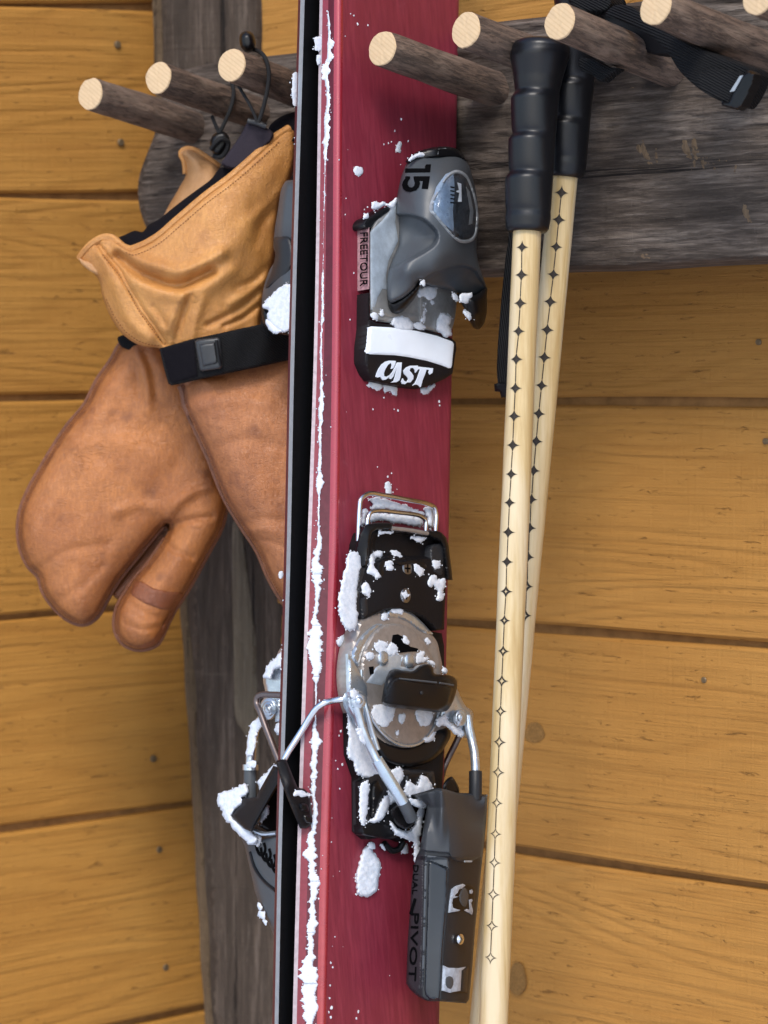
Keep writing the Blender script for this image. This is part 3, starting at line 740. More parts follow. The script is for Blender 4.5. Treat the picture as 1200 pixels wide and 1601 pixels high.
Z = lambda q: [(540 + x / 6.316, 480 + y / 6.316) for x, y in q]
cast = [Z([(497, 533), (470, 531), (430, 530), (395, 540), (358, 568), (330, 610), (310, 655), (301, 690), (318, 697), (345, 688), (368, 722), (400, 716), (425, 697), (455, 683), (480, 640), (468, 640), (440, 672), (405, 690), (382, 684), (378, 655), (392, 615), (420, 570), (452, 550), (460, 575), (452, 612), (470, 605), (488, 570)]),
        Z([(512, 548), (556, 548), (550, 620), (544, 690), (530, 725), (505, 742), (455, 746), (478, 728), (490, 690), (500, 640), (505, 600), (490, 640), (470, 690), (450, 712), (430, 705), (462, 650), (490, 590)]),
        Z([(716, 578), (680, 580), (640, 580), (600, 598), (572, 630), (580, 660), (612, 690), (622, 712), (606, 740), (580, 730), (565, 705), (552, 735), (560, 758), (588, 762), (608, 745), (640, 745), (668, 712), (672, 680), (652, 650), (632, 630), (640, 605), (668, 600), (686, 620), (690, 650), (704, 630)]),
        Z([(706, 588), (865, 606), (858, 650), (832, 668), (822, 650), (828, 622), (800, 618), (788, 655), (762, 720), (742, 792), (716, 770), (690, 765), (664, 775), (690, 748), (712, 700), (732, 640), (738, 615), (716, 616), (700, 640)])]
for p in cast: decal('lettering', M_SNOWLET, fs, [p], hpad, .0006, 2.0, pad)

# toe housing
T3 = lambda q: [(520 + x / 3.64, 200 + y / 3.64) for x, y in q]
toe_ol = [(639, 251), (657, 245), (685, 240.5), (703, 240.5), (718, 242.5), (731, 256), (739, 280), (744.5, 305), (747.5, 332), (747, 362), (744.5, 392), (750, 420), (757, 440), (760, 450),
          (741, 463), (729, 462), (718, 459.5), (708, 456), (696, 452.5), (679, 448), (664, 443), (657, 438), (648, 450), (638, 460), (622, 470), (611, 473), (607, 470), (604.8, 458), (604.5, 442), (607.5, 421), (614, 402), (622, 383), (621, 366), (618.5, 345), (619, 318), (623.5, 291), (631, 266)]
toe_c = [(639, 251, .020), (685, 240.5, .027), (718, 242.5, .030), (639, 285, .026), (660, 280, .035), (690, 270, .041), (720, 270, .040), (740, 285, .033),
         (623, 295, .015), (619, 330, .013), (645, 320, .031), (672, 315, .042), (705, 320, .047), (730, 320, .043), (747, 335, .034),
         (655, 350, .0375), (690, 360, .046), (720, 365, .046), (747, 370, .034), (668, 395, .0415), (690, 400, .0455), (720, 400, .043), (745, 395, .033),
         (650, 415, .037), (635, 425, .033), (615, 425, .021), (606, 440, .017), (608, 470, .019), (640, 450, .029), (655, 435, .034), (680, 425, .0405), (700, 412, .0425), (690, 450, .030), (720, 455, .033), (745, 440, .033), (757, 442, .029), (740, 462, .031)]
toe_t = tps(toe_c)
scoopL = crom([(612, 334), (628, 333.5), (645, 335), (660, 340), (674, 350), (684, 361), (686.5, 372), (681, 384), (668, 394), (652, 403), (632, 413), (617, 421), (600, 428), (596, 380), (600, 345)], 3)
scoopR = crom([(661, 436), (672, 428), (686, 421.5), (703, 416), (718, 413), (732, 415), (744, 422), (752, 434), (770, 460), (740, 480), (690, 470)], 3)
def toe_h(x, y):
    h = toe_t(x, y)
    a = sdist(x, y, scoopL); h = h - .0075 * smooth01((a - 0) / 6) * smooth01(1.35 - (y - 334) / 95.0) - .003 * smooth01(a / 30)
    b = sdist(x, y, scoopR); h = h - .0064 * smooth01((b - 0) / 6) - .004 * smooth01(b / 22)
    return h
toe = relief('toe_binding', M_GREY, fs, toe_ol, toe_h, 2.2, rnd=.0045, rpx=7, back=.008, mode='ray', shrink=.93, parent=ski, ang=80)
toe_s = lambda x, y: toe_h(x, y) - .0045 * (1 - np.sqrt(1 - np.clip(1 - sdist(x, y, crom(toe_ol, 3)) / 7.0, 0, 1) ** 2))
relief('front_cap', M_BLACK, fs, [(634, 254), (642, 244), (655, 236.5), (670, 232), (686, 229.5), (702, 230), (714, 233.5), (722, 241), (728, 252), (718, 249), (700, 247), (685, 247), (660, 251), (640, 258)],
       lambda x, y: .022 + .010 * smooth01((x - 640) / 50), 2.5, rnd=.003, rpx=5, back=.008, mode='ray', parent=toe)
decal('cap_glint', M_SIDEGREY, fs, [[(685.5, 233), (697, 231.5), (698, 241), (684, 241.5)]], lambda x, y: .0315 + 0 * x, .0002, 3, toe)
Q = lambda q: [(590 + x / 6.667, 220 + y / 6.667) for x, y in q]
decal('lettering', M_PRINT, fs, [Q([(300, 290), (503, 290), (500, 270), (512, 248), (557, 248), (548, 330), (300, 332)])], toe_s, .0004, 2.0, toe)
decal('lettering', M_PRINT, fs, [Q([(545, 372), (525, 503), (473, 500), (484, 420), (436, 416), (442, 445), (430, 485), (400, 518), (350, 533), (310, 526), (280, 500), (268, 460), (280, 420), (302, 390), (302, 372), (338, 374), (336, 395), (314, 428), (312, 460), (330, 485), (365, 491), (395, 470), (401, 440), (390, 398), (388, 372)])], toe_s, .0004, 2.0, toe)
# indicator window: frame, works behind, clear cover
win = T3([(700, 240), (730, 245), (762, 268), (785, 310), (803, 360), (820, 430), (828, 500), (825, 570), (815, 620), (795, 645), (765, 656), (738, 656), (705, 640), (675, 612), (645, 575), (612, 535), (585, 500), (562, 472), (562, 440), (572, 405), (590, 365), (615, 320), (645, 278), (672, 252)])
wc = np.mean(win, 0); win_in = [tuple(wc + (np.array(p) - wc) * .90) for p in win]
wd = crom(win, 2.5); wi = crom(win_in, 2.5)
wh = lambda x, y: toe_t(x, y) + .0020
wfr = relief('window_frame', M_SIDEGREY, fs, wd, wh, 2.2, raw=True, rnd=.0012, rpx=2.5, back=lambda x, y: toe_t(x, y) - .004, parent=toe, holes=[wi], ang=60)
relief('window_works', mat_plain('smoky_works', (.045, .055, .07), .35, 0, .5, 260, .25, .5), fs, [tuple(wc + (np.array(p) - wc) * .92) for p in win], lambda x, y: toe_t(x, y) + .0004, 3, back=lambda x, y: toe_t(x, y) - .004, parent=toe)
wk = []
decal('scale_and_reflection', M_PALEBLUE, fs, [[(684, 292), (698, 272), (708, 268), (709, 300), (706, 330), (708, 362), (696, 352), (686, 340), (677, 330), (678, 312)]], lambda x, y: toe_t(x, y) + .0005, .0004, 3, toe)  # blue reflection on the window's left half, painted as a pale patch
decal('scale_and_reflection', M_WHITE, fs, [[(713.5, 286), (719.5, 288), (720, 316), (714.5, 316), (716.5, 302), (712, 301), (712, 299), (716, 298)]], lambda x, y: toe_t(x, y) + .0005, .0005, 2, toe)
decal('scale_and_reflection', M_SIDEGREY, fs, [[(727, 292), (733, 300), (739, 330), (737, 350), (731, 352), (733, 330)]], lambda x, y: toe_t(x, y) + .0005, .0005, 2, toe)
decal('scale_and_reflection', M_PRINT, fs, [[(703 + 0, 292 + i * 6), (709, 293 + i * 6), (709, 295 + i * 6), (703, 294 + i * 6)] for i in range(5)], lambda x, y: toe_t(x, y) + .0005, .0008, 2, toe)
relief('window_cover', M_CLEAR, fs, wi, lambda x, y: toe_t(x, y) + .0016 + .0012 * smooth01(sdist(x, y, wi) / 8), 2.5, raw=True, back=lambda x, y: toe_t(x, y) + .0010, parent=toe)
# black lips under the wings
relief('wing_lip', M_BLACK, fs, [(605, 461), (612, 472), (622, 469), (640, 457), (650, 447), (657, 437), (660, 440), (655, 452), (648, 466), (638, 478), (629, 487), (621, 491), (613, 490.5), (608, 483), (606, 472)],
       tps([(606, 465, .015), (622, 480, .017), (640, 462, .024), (658, 440, .031), (615, 489, .013), (648, 467, .023)]), 2.2, rnd=.0035, rpx=7, back=.0095, mode='ray', parent=toe)
relief('wing_lip', M_BLACK, fs, [(741, 462), (752, 455), (760, 449), (761, 464), (761, 480), (759.5, 494), (755, 508), (748, 515), (742, 514), (737, 508), (731, 497), (726, 484), (718, 470), (712, 461), (720, 459), (730, 461)],
       tps([(715, 461, .028), (740, 470, .036), (758, 455, .028), (745, 512, .024), (760, 490, .026), (730, 490, .028), (748, 490, .033)]), 2.2, rnd=.004, rpx=8, back=.014, mode='ray', parent=toe)

# ------------------------------------------------------------------ heel base: wire frame, black housing
tube('brake_wire', M_CHROME, tpath(fs, [(559.5, 846, .006), (560.5, 815, .006), (561.5, 795, .006), (564, 780, .006), (573, 772.5, .006), (600, 774.5, .006), (635, 781, .006), (668, 788, .006), (678, 793, .006), (681, 803, .006), (680, 830, .006), (679, 846, .006)]), .0016, ski)
tube('brake_wire', M_CHROME, tpath(fs, [(573.5, 830, .009), (575, 810, .009), (579, 801, .009), (588, 798.5, .009), (620, 801, .009), (657, 807, .009), (664, 812, .009), (665, 830, .009)]), .0014, ski)
bh_ol = [(563, 885), (567, 850), (574, 832), (590, 826), (640, 832), (680, 838), (692, 846), (697, 880), (697, 905), (695, 948), (694, 984), (681, 986), (674, 977), (660, 965), (648, 959), (626, 951.5), (610, 952), (598, 955), (582, 962), (570, 968), (559, 966), (558, 955), (562, 915)]
bht = tps([(565, 880, .0125), (560, 960, .012), (600, 845, .0150), (660, 850, .0150), (690, 860, .0155), (632, 900, .0165), (690, 960, .0150), (610, 945, .0155), (640, 950, .0150)])
dd = crom([(583, 838), (690, 850), (690, 868), (676, 872), (640, 874), (610, 868), (586, 880), (581, 870)], 3)
bhh = lambda x, y: bht(x, y) - .0050 * smooth01(sdist(x, y, dd) / 4)
bh = relief('brake_housing', M_BLACKMATT, fs, bh_ol, bhh, 2.5, smooth=False, rnd=.0015, rpx=4, back=.0002, parent=ski)
arm_l = [(551, 886), (554, 866), (557, 852), (561, 836), (566, 824), (573, 819.5), (589, 817), (606, 817), (613.5, 818.5), (613.5, 826.5), (600, 828), (588, 828), (581, 833), (578, 845), (576, 862), (573.5, 886), (562, 887)]
relief('bracket', M_BLACK, fs, arm_l, tps([(555, 880, .010), (565, 830, .016), (610, 822, .0185), (575, 880, .018), (580, 835, .0185), (562, 870, .0125)]), 2.3, smooth=False, rnd=.0016, rpx=4, back=.003, mode='ray', parent=bh)
arm_r = [(666, 836), (668, 829), (683, 830), (690, 833), (697, 840), (701, 853), (704, 878), (707.5, 907), (697.5, 907), (695, 880), (692, 855), (688, 847), (680, 842)]
relief('bracket', M_BLACK, fs, arm_r, tps([(668, 832, .0185), (697, 845, .0185), (704, 900, .0165), (698, 905, .0165), (680, 840, .0185)]), 2.3, smooth=False, rnd=.0014, rpx=4, back=.003, mode='ray', parent=bh)
tube('bracket_pin', M_TAUPE, tpath(fs, [(612, 826, .0180), (640, 829, .0180), (668, 834, .0180)]), .0013, bh)
relief('side_cheek', M_GREYDK, fs, [(563, 886), (572, 886), (567, 905), (563, 930), (561, 960), (555, 960), (557, 920)], .0135, 3, rnd=.001, rpx=3, back=.003, parent=bh)
relief('housing_rib', M_GREYDK, fs, [(565, 935), (571, 933), (573, 962), (567, 966)], lambda x, y: bht(x, y) + .0012, 2.5, rnd=.001, rpx=2.5, back=.008, parent=bh)
relief('housing_rib', M_BLACK, fs, [(590, 880), (596, 874), (610, 872), (622, 876), (646, 874), (660, 878), (667, 886), (662, 890), (650, 884), (622, 884), (606, 880), (600, 888), (598, 900), (593, 902)], lambda x, y: bht(x, y) + .0010, 2.5, rnd=.001, rpx=2.5, back=.008, parent=bh)
relief('clear_rib', M_GREYDK, fs, [(676, 852), (690, 850), (693, 880), (690, 900), (679, 896)], lambda x, y: bht(x, y) + .0004, 2.5, rnd=.0008, rpx=2.5, back=.006, parent=bh)
def screw(fr, x, y, h, r, parent, cross=True, mat=None):
    c = fr.v(x, y, h); vs_, fs_ = disc_solid(c, fr.N, r, .0014, 26, .0003)
    o = link('screw', vs_, fs_, mat or M_SCREW, parent)
    if cross:
        n = Vector(fr.N); u = W0; v = V0; q = []
        for a in (u, v):
            b = n.cross(a)
            P = [c + n * .00172 + a * s1 * r * .55 + b * s2 * r * .12 for s1, s2 in ((-1, -1), (1, -1), (1, 1), (-1, 1))]
            q.append((P + [p - n * .0015 for p in P], [(0, 1, 2, 3), (0, 4, 5, 1), (1, 5, 6, 2), (2, 6, 7, 3), (3, 7, 4, 0)]))
        q[1] = ([p + n * .0001 for p in q[1][0]], q[1][1])
        join('screw_recess', q, M_PRINT, o if o.parent is None or o.parent.parent is None else parent, False)
    return o
screw(fs, 634, 889, .0150, .0046, bh); screw(fs, 632, 931, .0150, .0046, bh)
# heel rails under the turntable
relief('heel_rail', M_BLACKMATT, fs, [(553, 980), (560, 968), (690, 990), (694, 1010), (694, 1160), (688, 1300), (628, 1316), (610, 1308), (575, 1312), (561, 1300), (560, 1215), (548, 1180), (546, 1090)], .0070, 5, smooth=False, rnd=.001, rpx=3, parent=ski)
tt_ol = [(563, 968), (580, 960), (597, 955), (616, 952), (637, 956), (651, 966), (663, 978), (674, 991), (683, 1004), (687, 1020), (690, 1034), (693, 1054), (700, 1080), (703, 1110), (690, 1150), (664, 1178), (630, 1184), (600, 1172), (574, 1144), (552, 1110), (545, 1080), (544, 1040), (549, 1010), (556, 990)]
tt = relief('turntable', M_TAUPE, fs, tt_ol, lambda x, y: .0115 + 0 * x, 4, rnd=.0015, rpx=4, back=.0005, parent=ski)
relief('bright_collar', M_STEEL, fs, [(606, 954), (622, 951), (640, 956), (656, 969), (672, 986), (677, 991), (668, 991), (655, 986), (640, 974), (622, 966), (604, 962)], .0128, 3, rnd=.0012, rpx=3, back=.010, parent=tt)
relief('bright_collar', M_STEEL, fs, [(600, 976), (590, 984), (578, 998), (569, 1013), (563, 1030), (560, 1042), (551, 1030), (553, 1015), (562, 998), (576, 984), (590, 975)], .0134, 3, rnd=.0014, rpx=4, back=.010, parent=tt)
a = np.linspace(0, 2 * math.pi, 60)[:-1]
dc = (626, 1070); dsk = [(dc[0] + 61.5 * math.cos(t) + 5.5 * math.sin(t) , dc[1] + 95 * math.sin(t) + 9 * math.cos(t)) for t in a]
disc = relief('turntable_disc', M_TAUPE, fs, dsk, lambda x, y: .0142 + 0 * x, 3.5, rnd=.0012, rpx=3.5, back=.009, parent=ski)
rim = [(p[0], p[1], .0142) for p in dsk[2:32]]
tube('rim', M_STEEL, [Vector(p) for p in fs.at(np.array(rim)[:, 0] * 1.0, np.array(rim)[:, 1] + 1, .0139)], .0010, disc)
Z5 = lambda q: [(530 + x / 5.217, 940 + y / 5.217) for x, y in q]
relief('disc_slot', M_PRINT, fs, Z5([(440, 275), (480, 268), (520, 290), (545, 335), (580, 370), (640, 385), (650, 410), (590, 410), (500, 420), (470, 415), (460, 350), (430, 340)]), .0146, 2.5, smooth=False, back=.013, parent=disc)
relief('disc_slot', M_PRINT, fs, Z5([(245, 535), (280, 530), (285, 590), (255, 600)]), .0146, 2.5, smooth=False, back=.013, parent=disc)
for x, y in ((350, 465), (565, 485)):
    c = fs.v(530 + x / 5.217, 940 + y / 5.217, .0143); vs_, fs_ = disc_solid(c, SN, .0045, .0016, 26, .0006); link('screw', vs_, fs_, M_STEEL, disc)
blk = [(574, 1130), (584, 1142), (600, 1156), (618, 1163), (634, 1166), (650, 1162), (668, 1152), (684, 1138), (702, 1138), (704, 1150), (698, 1163), (688, 1178), (674, 1190), (656, 1197), (640, 1200), (620, 1198), (602, 1191), (590, 1176), (580, 1156)]
relief('heel_bumper', M_BLACK, fs, blk, .0125, 3, rnd=.004, rpx=9, back=.004, mode='ray', parent=ski)
relief('lock_plate', M_BRIGHTSTEEL, fs, Z5([(400, 440), (440, 425), (520, 440), (500, 530), (600, 548), (640, 520), (700, 520), (600, 580), (440, 560), (390, 640), (350, 685), (220, 662), (265, 600), (300, 540), (330, 520)]), .0147, 2.5, smooth=False, rnd=.0004, rpx=2, back=.013, parent=disc)
# brake pedal
pt = tps([(598, 1098, .030), (614, 1056, .034), (700, 1064, .034), (703, 1104, .030), (655, 1085, .0345), (690, 1112, .029), (664, 1040, .028), (612, 1047, .029), (713, 1068, .030)])
ped_ol = [(596.5, 1098), (598, 1084), (600.5, 1070), (605, 1056), (610, 1048), (616, 1046), (630, 1048), (645, 1049), (652, 1044), (657, 1039.5), (664, 1038), (672, 1039.5), (676.5, 1044), (679, 1053), (690, 1054.5), (703, 1056), (711, 1060), (714.5, 1068), (713, 1080), (708, 1096), (702.5, 1106), (698, 1111), (692, 1113), (675, 1112.5), (655, 1110.5), (630, 1107.5), (606, 1104.5), (599, 1102)]
face = crom([(599, 1100), (604, 1078), (612, 1064), (619, 1060), (660, 1064), (700, 1070), (708, 1074), (705, 1090), (700, 1104), (690, 1111), (650, 1108), (604, 1102)], 3)
pedal = relief('brake_pedal', M_BLACK, fs, ped_ol, lambda x, y: pt(x, y) + .0035 * smooth01(sdist(x, y, face) / 4) - .002, 2.2, rnd=.003, rpx=6, back=.018, mode='ray', parent=ski, ang=60)
tube('pedal_edge_highlight', M_GREY, tpath(fs, [(624, 1061, .0352), (650, 1063.5, .0362), (682, 1067, .0362)]), .0006, pedal)  # highlight along the pedal's top lip, drawn as grey strips
tube('pedal_edge_highlight', M_GREY, tpath(fs, [(687, 1067.5, .0362), (708, 1071, .0345)]), .0006, pedal)
vs_, fs_ = disc_solid(fs.v(658, 1083, .0358), SN, .0012, .0009, 12); link('rivet', vs_, fs_, M_GREYDK, pedal)
# arms and pivots
relief('heel_arm', M_STEEL, fs, [(544, 1022), (549, 1028), (561, 1050), (573, 1072), (574, 1085), (570, 1098), (560, 1100), (547, 1094), (545, 1070)], lambda x, y: .0160 + 0 * x, 3, smooth=False, rnd=.0008, rpx=2.5, back=.013, parent=ski)
la = relief('heel_arm', M_STEEL, fs, [(546, 1080), (556, 1076), (570, 1082), (574, 1098), (573, 1116), (569, 1134), (560, 1135), (552, 1122), (544, 1108), (541, 1094)], lambda x, y: .0185 + 0 * x, 3, rnd=.004, rpx=8, back=.013, parent=ski)
ra = relief('heel_arm', M_STEEL, fs, [(690, 1072), (700, 1066), (712, 1074), (720, 1090), (728, 1104), (738, 1112), (739, 1130), (736, 1150), (728, 1154), (718, 1148), (700, 1136), (690, 1132), (686, 1110)], tps([(690, 1110, .0165), (715, 1120, .019), (738, 1130, .019), (712, 1080, .018)]), 3, rnd=.004, rpx=8, back=.012, mode='ray', parent=ski)
for x, y, h, r in ((559, 1096, .0195, .0046), (717, 1122, .0215, .0052)):
    p = la if x < 600 else ra; n = (SN - W0 * .6).normalized() if x < 600 else SN
    vs_, fs_ = disc_solid(fs.v(x, y, h), n, r, .0028, 28, .001); o = link('pivot_bolt', vs_, fs_, M_STEEL, p)
    vs_, fs_ = disc_solid(fs.v(x + 1, y - .5, h + .0028), n, r * .5, .002, 20, .0008); link('pivot_bolt', vs_, fs_, M_STEEL, p)
tube('heel_rod', M_STEEL, tpath(fs, [(556, 1104, .019), (561, 1120, .0195), (565, 1136, .020), (571, 1152, .021), (580, 1171, .022), (589, 1189, .024)]), .0027, ski, 14)
tube('heel_rod', M_STEEL, tpath(fs, [(568, 1092, .017), (573, 1112, .018), (580, 1140, .018), (590, 1172, .019)], 4), .0018, ski, 12)
tube('rod_sleeve', mat_plain('pale_blue_alloy', (.62, .72, .80), .3, .85, .5, 200, .1, .15), tpath(fs, [(588.5, 1187, .024), (610, 1222, .027), (632, 1258, .029)]), .0037, ski, 18)
tube('rod_end', M_GREY, tpath(fs, [(630, 1254, .029), (637, 1268, .029), (643, 1280, .028)]), [.0038, .0040, .0036][:1] * len(tpath(fs, [(630, 1254, .029), (637, 1268, .029), (643, 1280, .028)])), ski, 16)
relief('rod_socket', M_BLACKMATT, fs, [(611, 1266), (618, 1260), (628, 1256), (642, 1262), (650, 1278), (646, 1288), (634, 1296), (624, 1292), (616, 1284)], .0215, 3, rnd=.003, rpx=5, back=.010, mode='ray', parent=ski)
tube('heel_rod', M_STEEL, tpath(fs, [(730, 1118, .021), (733, 1138, .022), (737, 1156, .023), (741, 1176, .026), (742.5, 1194, .028), (743, 1212, .029)]), .0028, ski, 14)
tube('rod_sleeve', M_GREYDK, tpath(fs, [(743, 1206, .029), (743, 1226, .030), (742.5, 1250, .030)]), .0041, ski, 16)
tube('brake_arm', M_BROWNWIRE, tpath(fs, [(722, 1140, .004), (712, 1162, .0), (702, 1182, -.004), (694, 1200, -.006), (688, 1222, -.010)]), .0021, ski, 12)
# wire brake arm in front, reaching over the edge
fe = Frame(fs.v(480, 1150, -.010) - W0 * .006, (SN * .35 - W0).normalized())
ba = tube('brake_arm', M_CHROME, tpath(fs, [(556, 1093, .016), (546, 1092.5, .013), (534, 1093, .009), (520, 1095, .006), (506, 1099, .004), (495, 1107, .0), (486, 1119, -.004), (474, 1138, -.009), (460, 1160, -.013), (450, 1176, -.016), (444, 1187, -.018)]), .0020, ski, 12)
foot = [(431, 1191), (438, 1187), (447, 1187), (452, 1199), (459, 1217), (465, 1231), (475, 1233), (484, 1241), (486, 1262), (489, 1284), (485, 1290), (479, 1295), (469, 1295), (464, 1284), (456, 1265), (448, 1245), (439, 1221)]
fft = tps([(431, 1191, -.014), (447, 1188, -.012), (440, 1222, -.012), (465, 1231, -.010), (486, 1250, -.0085), (470, 1294, -.010), (489, 1286, -.0085), (468, 1260, -.007), (452, 1225, -.0085)])
bf = relief('brake_foot', M_BLACKMATT, fs, foot, lambda x, y: fft(x, y) + .004, 2.4, smooth=False, rnd=.002, rpx=5, back=lambda x, y: fft(x, y) - .004, mode='ray', shrink=.98, parent=ba)
for p in [(474, 1262), (480, 1280)]:
    relief('foot_rib', M_BLACK, fs, [(p[0] - 5, p[1] - 6), (p[0] + 6, p[1] - 4), (p[0] + 8, p[1] + 6), (p[0] - 4, p[1] + 4)], lambda x, y: fft(x, y) + .0055, 2.4, rnd=.001, rpx=2, back=lambda x, y: fft(x, y), parent=ba)

# ------------------------------------------------------------------ heel housing: faceted body
relief('heel_bracket', M_GREYDK, fs, [(586, 1206), (630, 1200), (678, 1206), (682, 1236), (640, 1248), (640, 1300), (612, 1312), (570, 1306), (563, 1300), (563, 1222)], .0105, 4, smooth=False, rnd=.002, rpx=5, back=.002, parent=ski)
for q in ([(566, 1222), (573, 1218), (576, 1290), (568, 1296)], [(582, 1226), (590, 1220), (600, 1236), (586, 1282), (580, 1276)], [(563, 1290), (590, 1284), (620, 1292), (626, 1306), (600, 1310), (566, 1304)], [(634, 1210), (668, 1208), (672, 1226), (650, 1240), (634, 1234)]):
    relief('heel_bracket', M_BLACK, fs, q, .0130, 3, smooth=False, rnd=.001, rpx=3, back=.006, parent=ski)
tube('heel_spring', M_BLACK, tpath(fs, [(600, 1318, .004), (614, 1330, .004), (622, 1328, .005), (630, 1316, .006)]), .002, ski)
hb_ol = [(668, 1257), (664, 1280), (660, 1305), (656, 1328), (650, 1340), (645.5, 1360), (642.5, 1385), (640.5, 1424), (637, 1470), (634.7, 1537), (641, 1547), (650, 1555), (661, 1562), (669, 1565), (684, 1565), (712, 1567), (728, 1568.5), (733, 1562), (737.5, 1517), (742, 1455), (748.5, 1392), (754, 1340), (757, 1312), (760, 1280), (762, 1242), (735, 1240), (714, 1239), (696, 1233.5), (682, 1231.5), (660, 1238), (641, 1243), (655, 1249)]
eL = lambda y: np.interp(y, [1240, 1262, 1300, 1336, 1400, 1480, 1545, 1570], [668, 678, 668, 664.5, 664, 662, 660, 661])
eM = lambda y: np.interp(y, [1232, 1262, 1300, 1340, 1360, 1420, 1490, 1570], [690, 698, 702, 702, 700.5, 698, 692, 688])
def hb_h(x, y):
    x = np.asarray(x, float); y = np.asarray(y, float)
    a = eL(y); b = eM(y)
    side = .032 - (a - x) / 1853.0
    bev = .032 + (x - a) / np.maximum(b - a, 1) * .0085
    back = .0405 + 0 * x - .000004 * (x - b) ** 2 * smooth01((y - 1250) / 40)
    h = np.where(x < a, side, np.where(x < b, bev, back))
    # lever on top: saddle
    up = smooth01((1344 - y) / 6.0)
    sad = np.exp(-((x - 742) / 34.0) ** 2 - ((y - 1236) / 52.0) ** 2)
    h = h + up * .0028 - up * .013 * sad
    h = h + .004 * np.exp(-((x - 690) / 8.0) ** 2) * smooth01((1330 - y) / 60) 
    return h
heel = relief('heel_housing', M_GREYDK, fs, hb_ol, hb_h, 2.2, smooth=False, rnd=.002, rpx=4, back=.012, mode='ray', shrink=.95, parent=ski, ang=22)
hbs = lambda x, y: hb_h(x, y)
relief('side_face', M_GREYSIDE, fs, [(645.5, 1362), (650, 1342), (655, 1334), (662.5, 1336), (662, 1400), (660, 1480), (657.5, 1545), (650, 1553), (642, 1546), (636, 1537), (638, 1470), (641.5, 1424), (643.5, 1387)], lambda x, y: hb_h(x, y) + .0005, 2.4, smooth=False, rnd=.0008, rpx=2.5, back=lambda x, y: hb_h(x, y) - .003, mode='ray', shrink=.99, parent=heel)
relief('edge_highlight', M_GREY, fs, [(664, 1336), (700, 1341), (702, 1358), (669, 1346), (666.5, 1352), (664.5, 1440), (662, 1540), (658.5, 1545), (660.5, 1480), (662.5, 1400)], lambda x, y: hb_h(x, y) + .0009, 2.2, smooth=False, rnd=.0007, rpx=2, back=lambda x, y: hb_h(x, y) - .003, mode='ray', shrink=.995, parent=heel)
relief('side_panel', M_PANEL, fs, [(669, 1349), (672, 1345.5), (677, 1346.5), (697, 1356), (700, 1360), (698.8, 1410), (695, 1450), (692, 1487), (689, 1540), (687.5, 1563), (671, 1563), (664, 1556), (662.5, 1545), (664.5, 1480), (667, 1410)], lambda x, y: hb_h(x, y) + .0012, 2.2, smooth=False, rnd=.0016, rpx=4, back=lambda x, y: hb_h(x, y) - .003, mode='ray', shrink=.99, parent=heel)
# lever: slightly proud upper shell, own part
lev = [(668.5, 1258), (661, 1298), (657.5, 1328), (664, 1331.5), (690, 1334), (700, 1334.5), (704, 1340), (709, 1345), (722, 1348.5), (736, 1348.5), (745, 1343), (753, 1339), (756, 1312), (759, 1280), (761, 1243), (735, 1241), (714, 1240), (696, 1235), (682, 1233), (660, 1239.5), (645, 1244), (656, 1250)]
M_LEVER = mat_plain('lever_grey_plastic', (.034, .037, .042), .42, 0, .42, 1500, .14, .15, dist=.0003)
relief('heel_lever', M_LEVER, fs, lev, lambda x, y: hb_h(x, y) + .0016, 2.0, smooth=False, rnd=.0022, rpx=4, back=lambda x, y: hb_h(x, y) - .004, mode='ray', shrink=.985, parent=heel, ang=24)
lettering('lettering', M_PRINT, fs, 'PIVOT', (643.8, 1427), (-5, 106), (11.0, .6), lambda x, y: hb_h(x, y) + .0006, .0003, heel)
lettering('lettering', M_PRINT, fs, 'DUAL', (646.5, 1352), (-2.2, 46), (7.5, .4), lambda x, y: hb_h(x, y) + .0006, .0003, heel)
decal('lettering', M_PRINT, fs, [[(641.5, 1428), (643.5, 1430), (650.5, 1406), (648.8, 1404)]], lambda x, y: hb_h(x, y) + .0006, .0004, 2, heel)
X7 = lambda q: [(630 + x / 6.407, 1330 + y / 6.407) for x, y in q]
M_LENS = mat_plain('frosted_lens', (.45, .50, .58), .35, 0, .5, 260, .3, .45)
def lwin(ol, parts):
    wf = relief('window_recess', M_BLACK, fs, ol, lambda x, y: hb_h(x, y) + .0008, 2.2, smooth=False, rnd=.0006, rpx=2, back=lambda x, y: hb_h(x, y) - .002, parent=heel)
lwin(X7([(490, 380), (530, 345), (600, 325), (680, 340), (730, 375), (715, 500), (690, 645), (640, 610), (560, 600), (460, 620)]), 0)
for q in ([(492, 385), (535, 350), (600, 330), (625, 345), (590, 375), (560, 385), (545, 420), (520, 440), (520, 455), (555, 458), (500, 475), (490, 520), (500, 570), (540, 585), (572, 590), (560, 602), (462, 618), (475, 500)],
          [(665, 395), (690, 385), (700, 410), (690, 430), (668, 425)], [(660, 490), (690, 480), (695, 500), (680, 520), (690, 560), (700, 600), (690, 640), (660, 620), (612, 595), (640, 580), (665, 590)]):
    relief('window_rim', M_LENS, fs, X7(q), lambda x, y: hb_h(x, y) + .0014, 2, smooth=False, rnd=.0003, rpx=1.5, back=lambda x, y: hb_h(x, y), parent=heel)
relief('window_works', M_GREY, fs, X7([(570, 400), (620, 360), (650, 400), (650, 520), (620, 570), (575, 540), (555, 470)]), lambda x, y: hb_h(x, y) + .0013, 2, rnd=.001, rpx=4, back=lambda x, y: hb_h(x, y), parent=heel)
lwin(X7([(400, 1140), (450, 1165), (560, 1170), (660, 1150), (645, 1290), (640, 1420), (560, 1425), (390, 1410)]), 0)
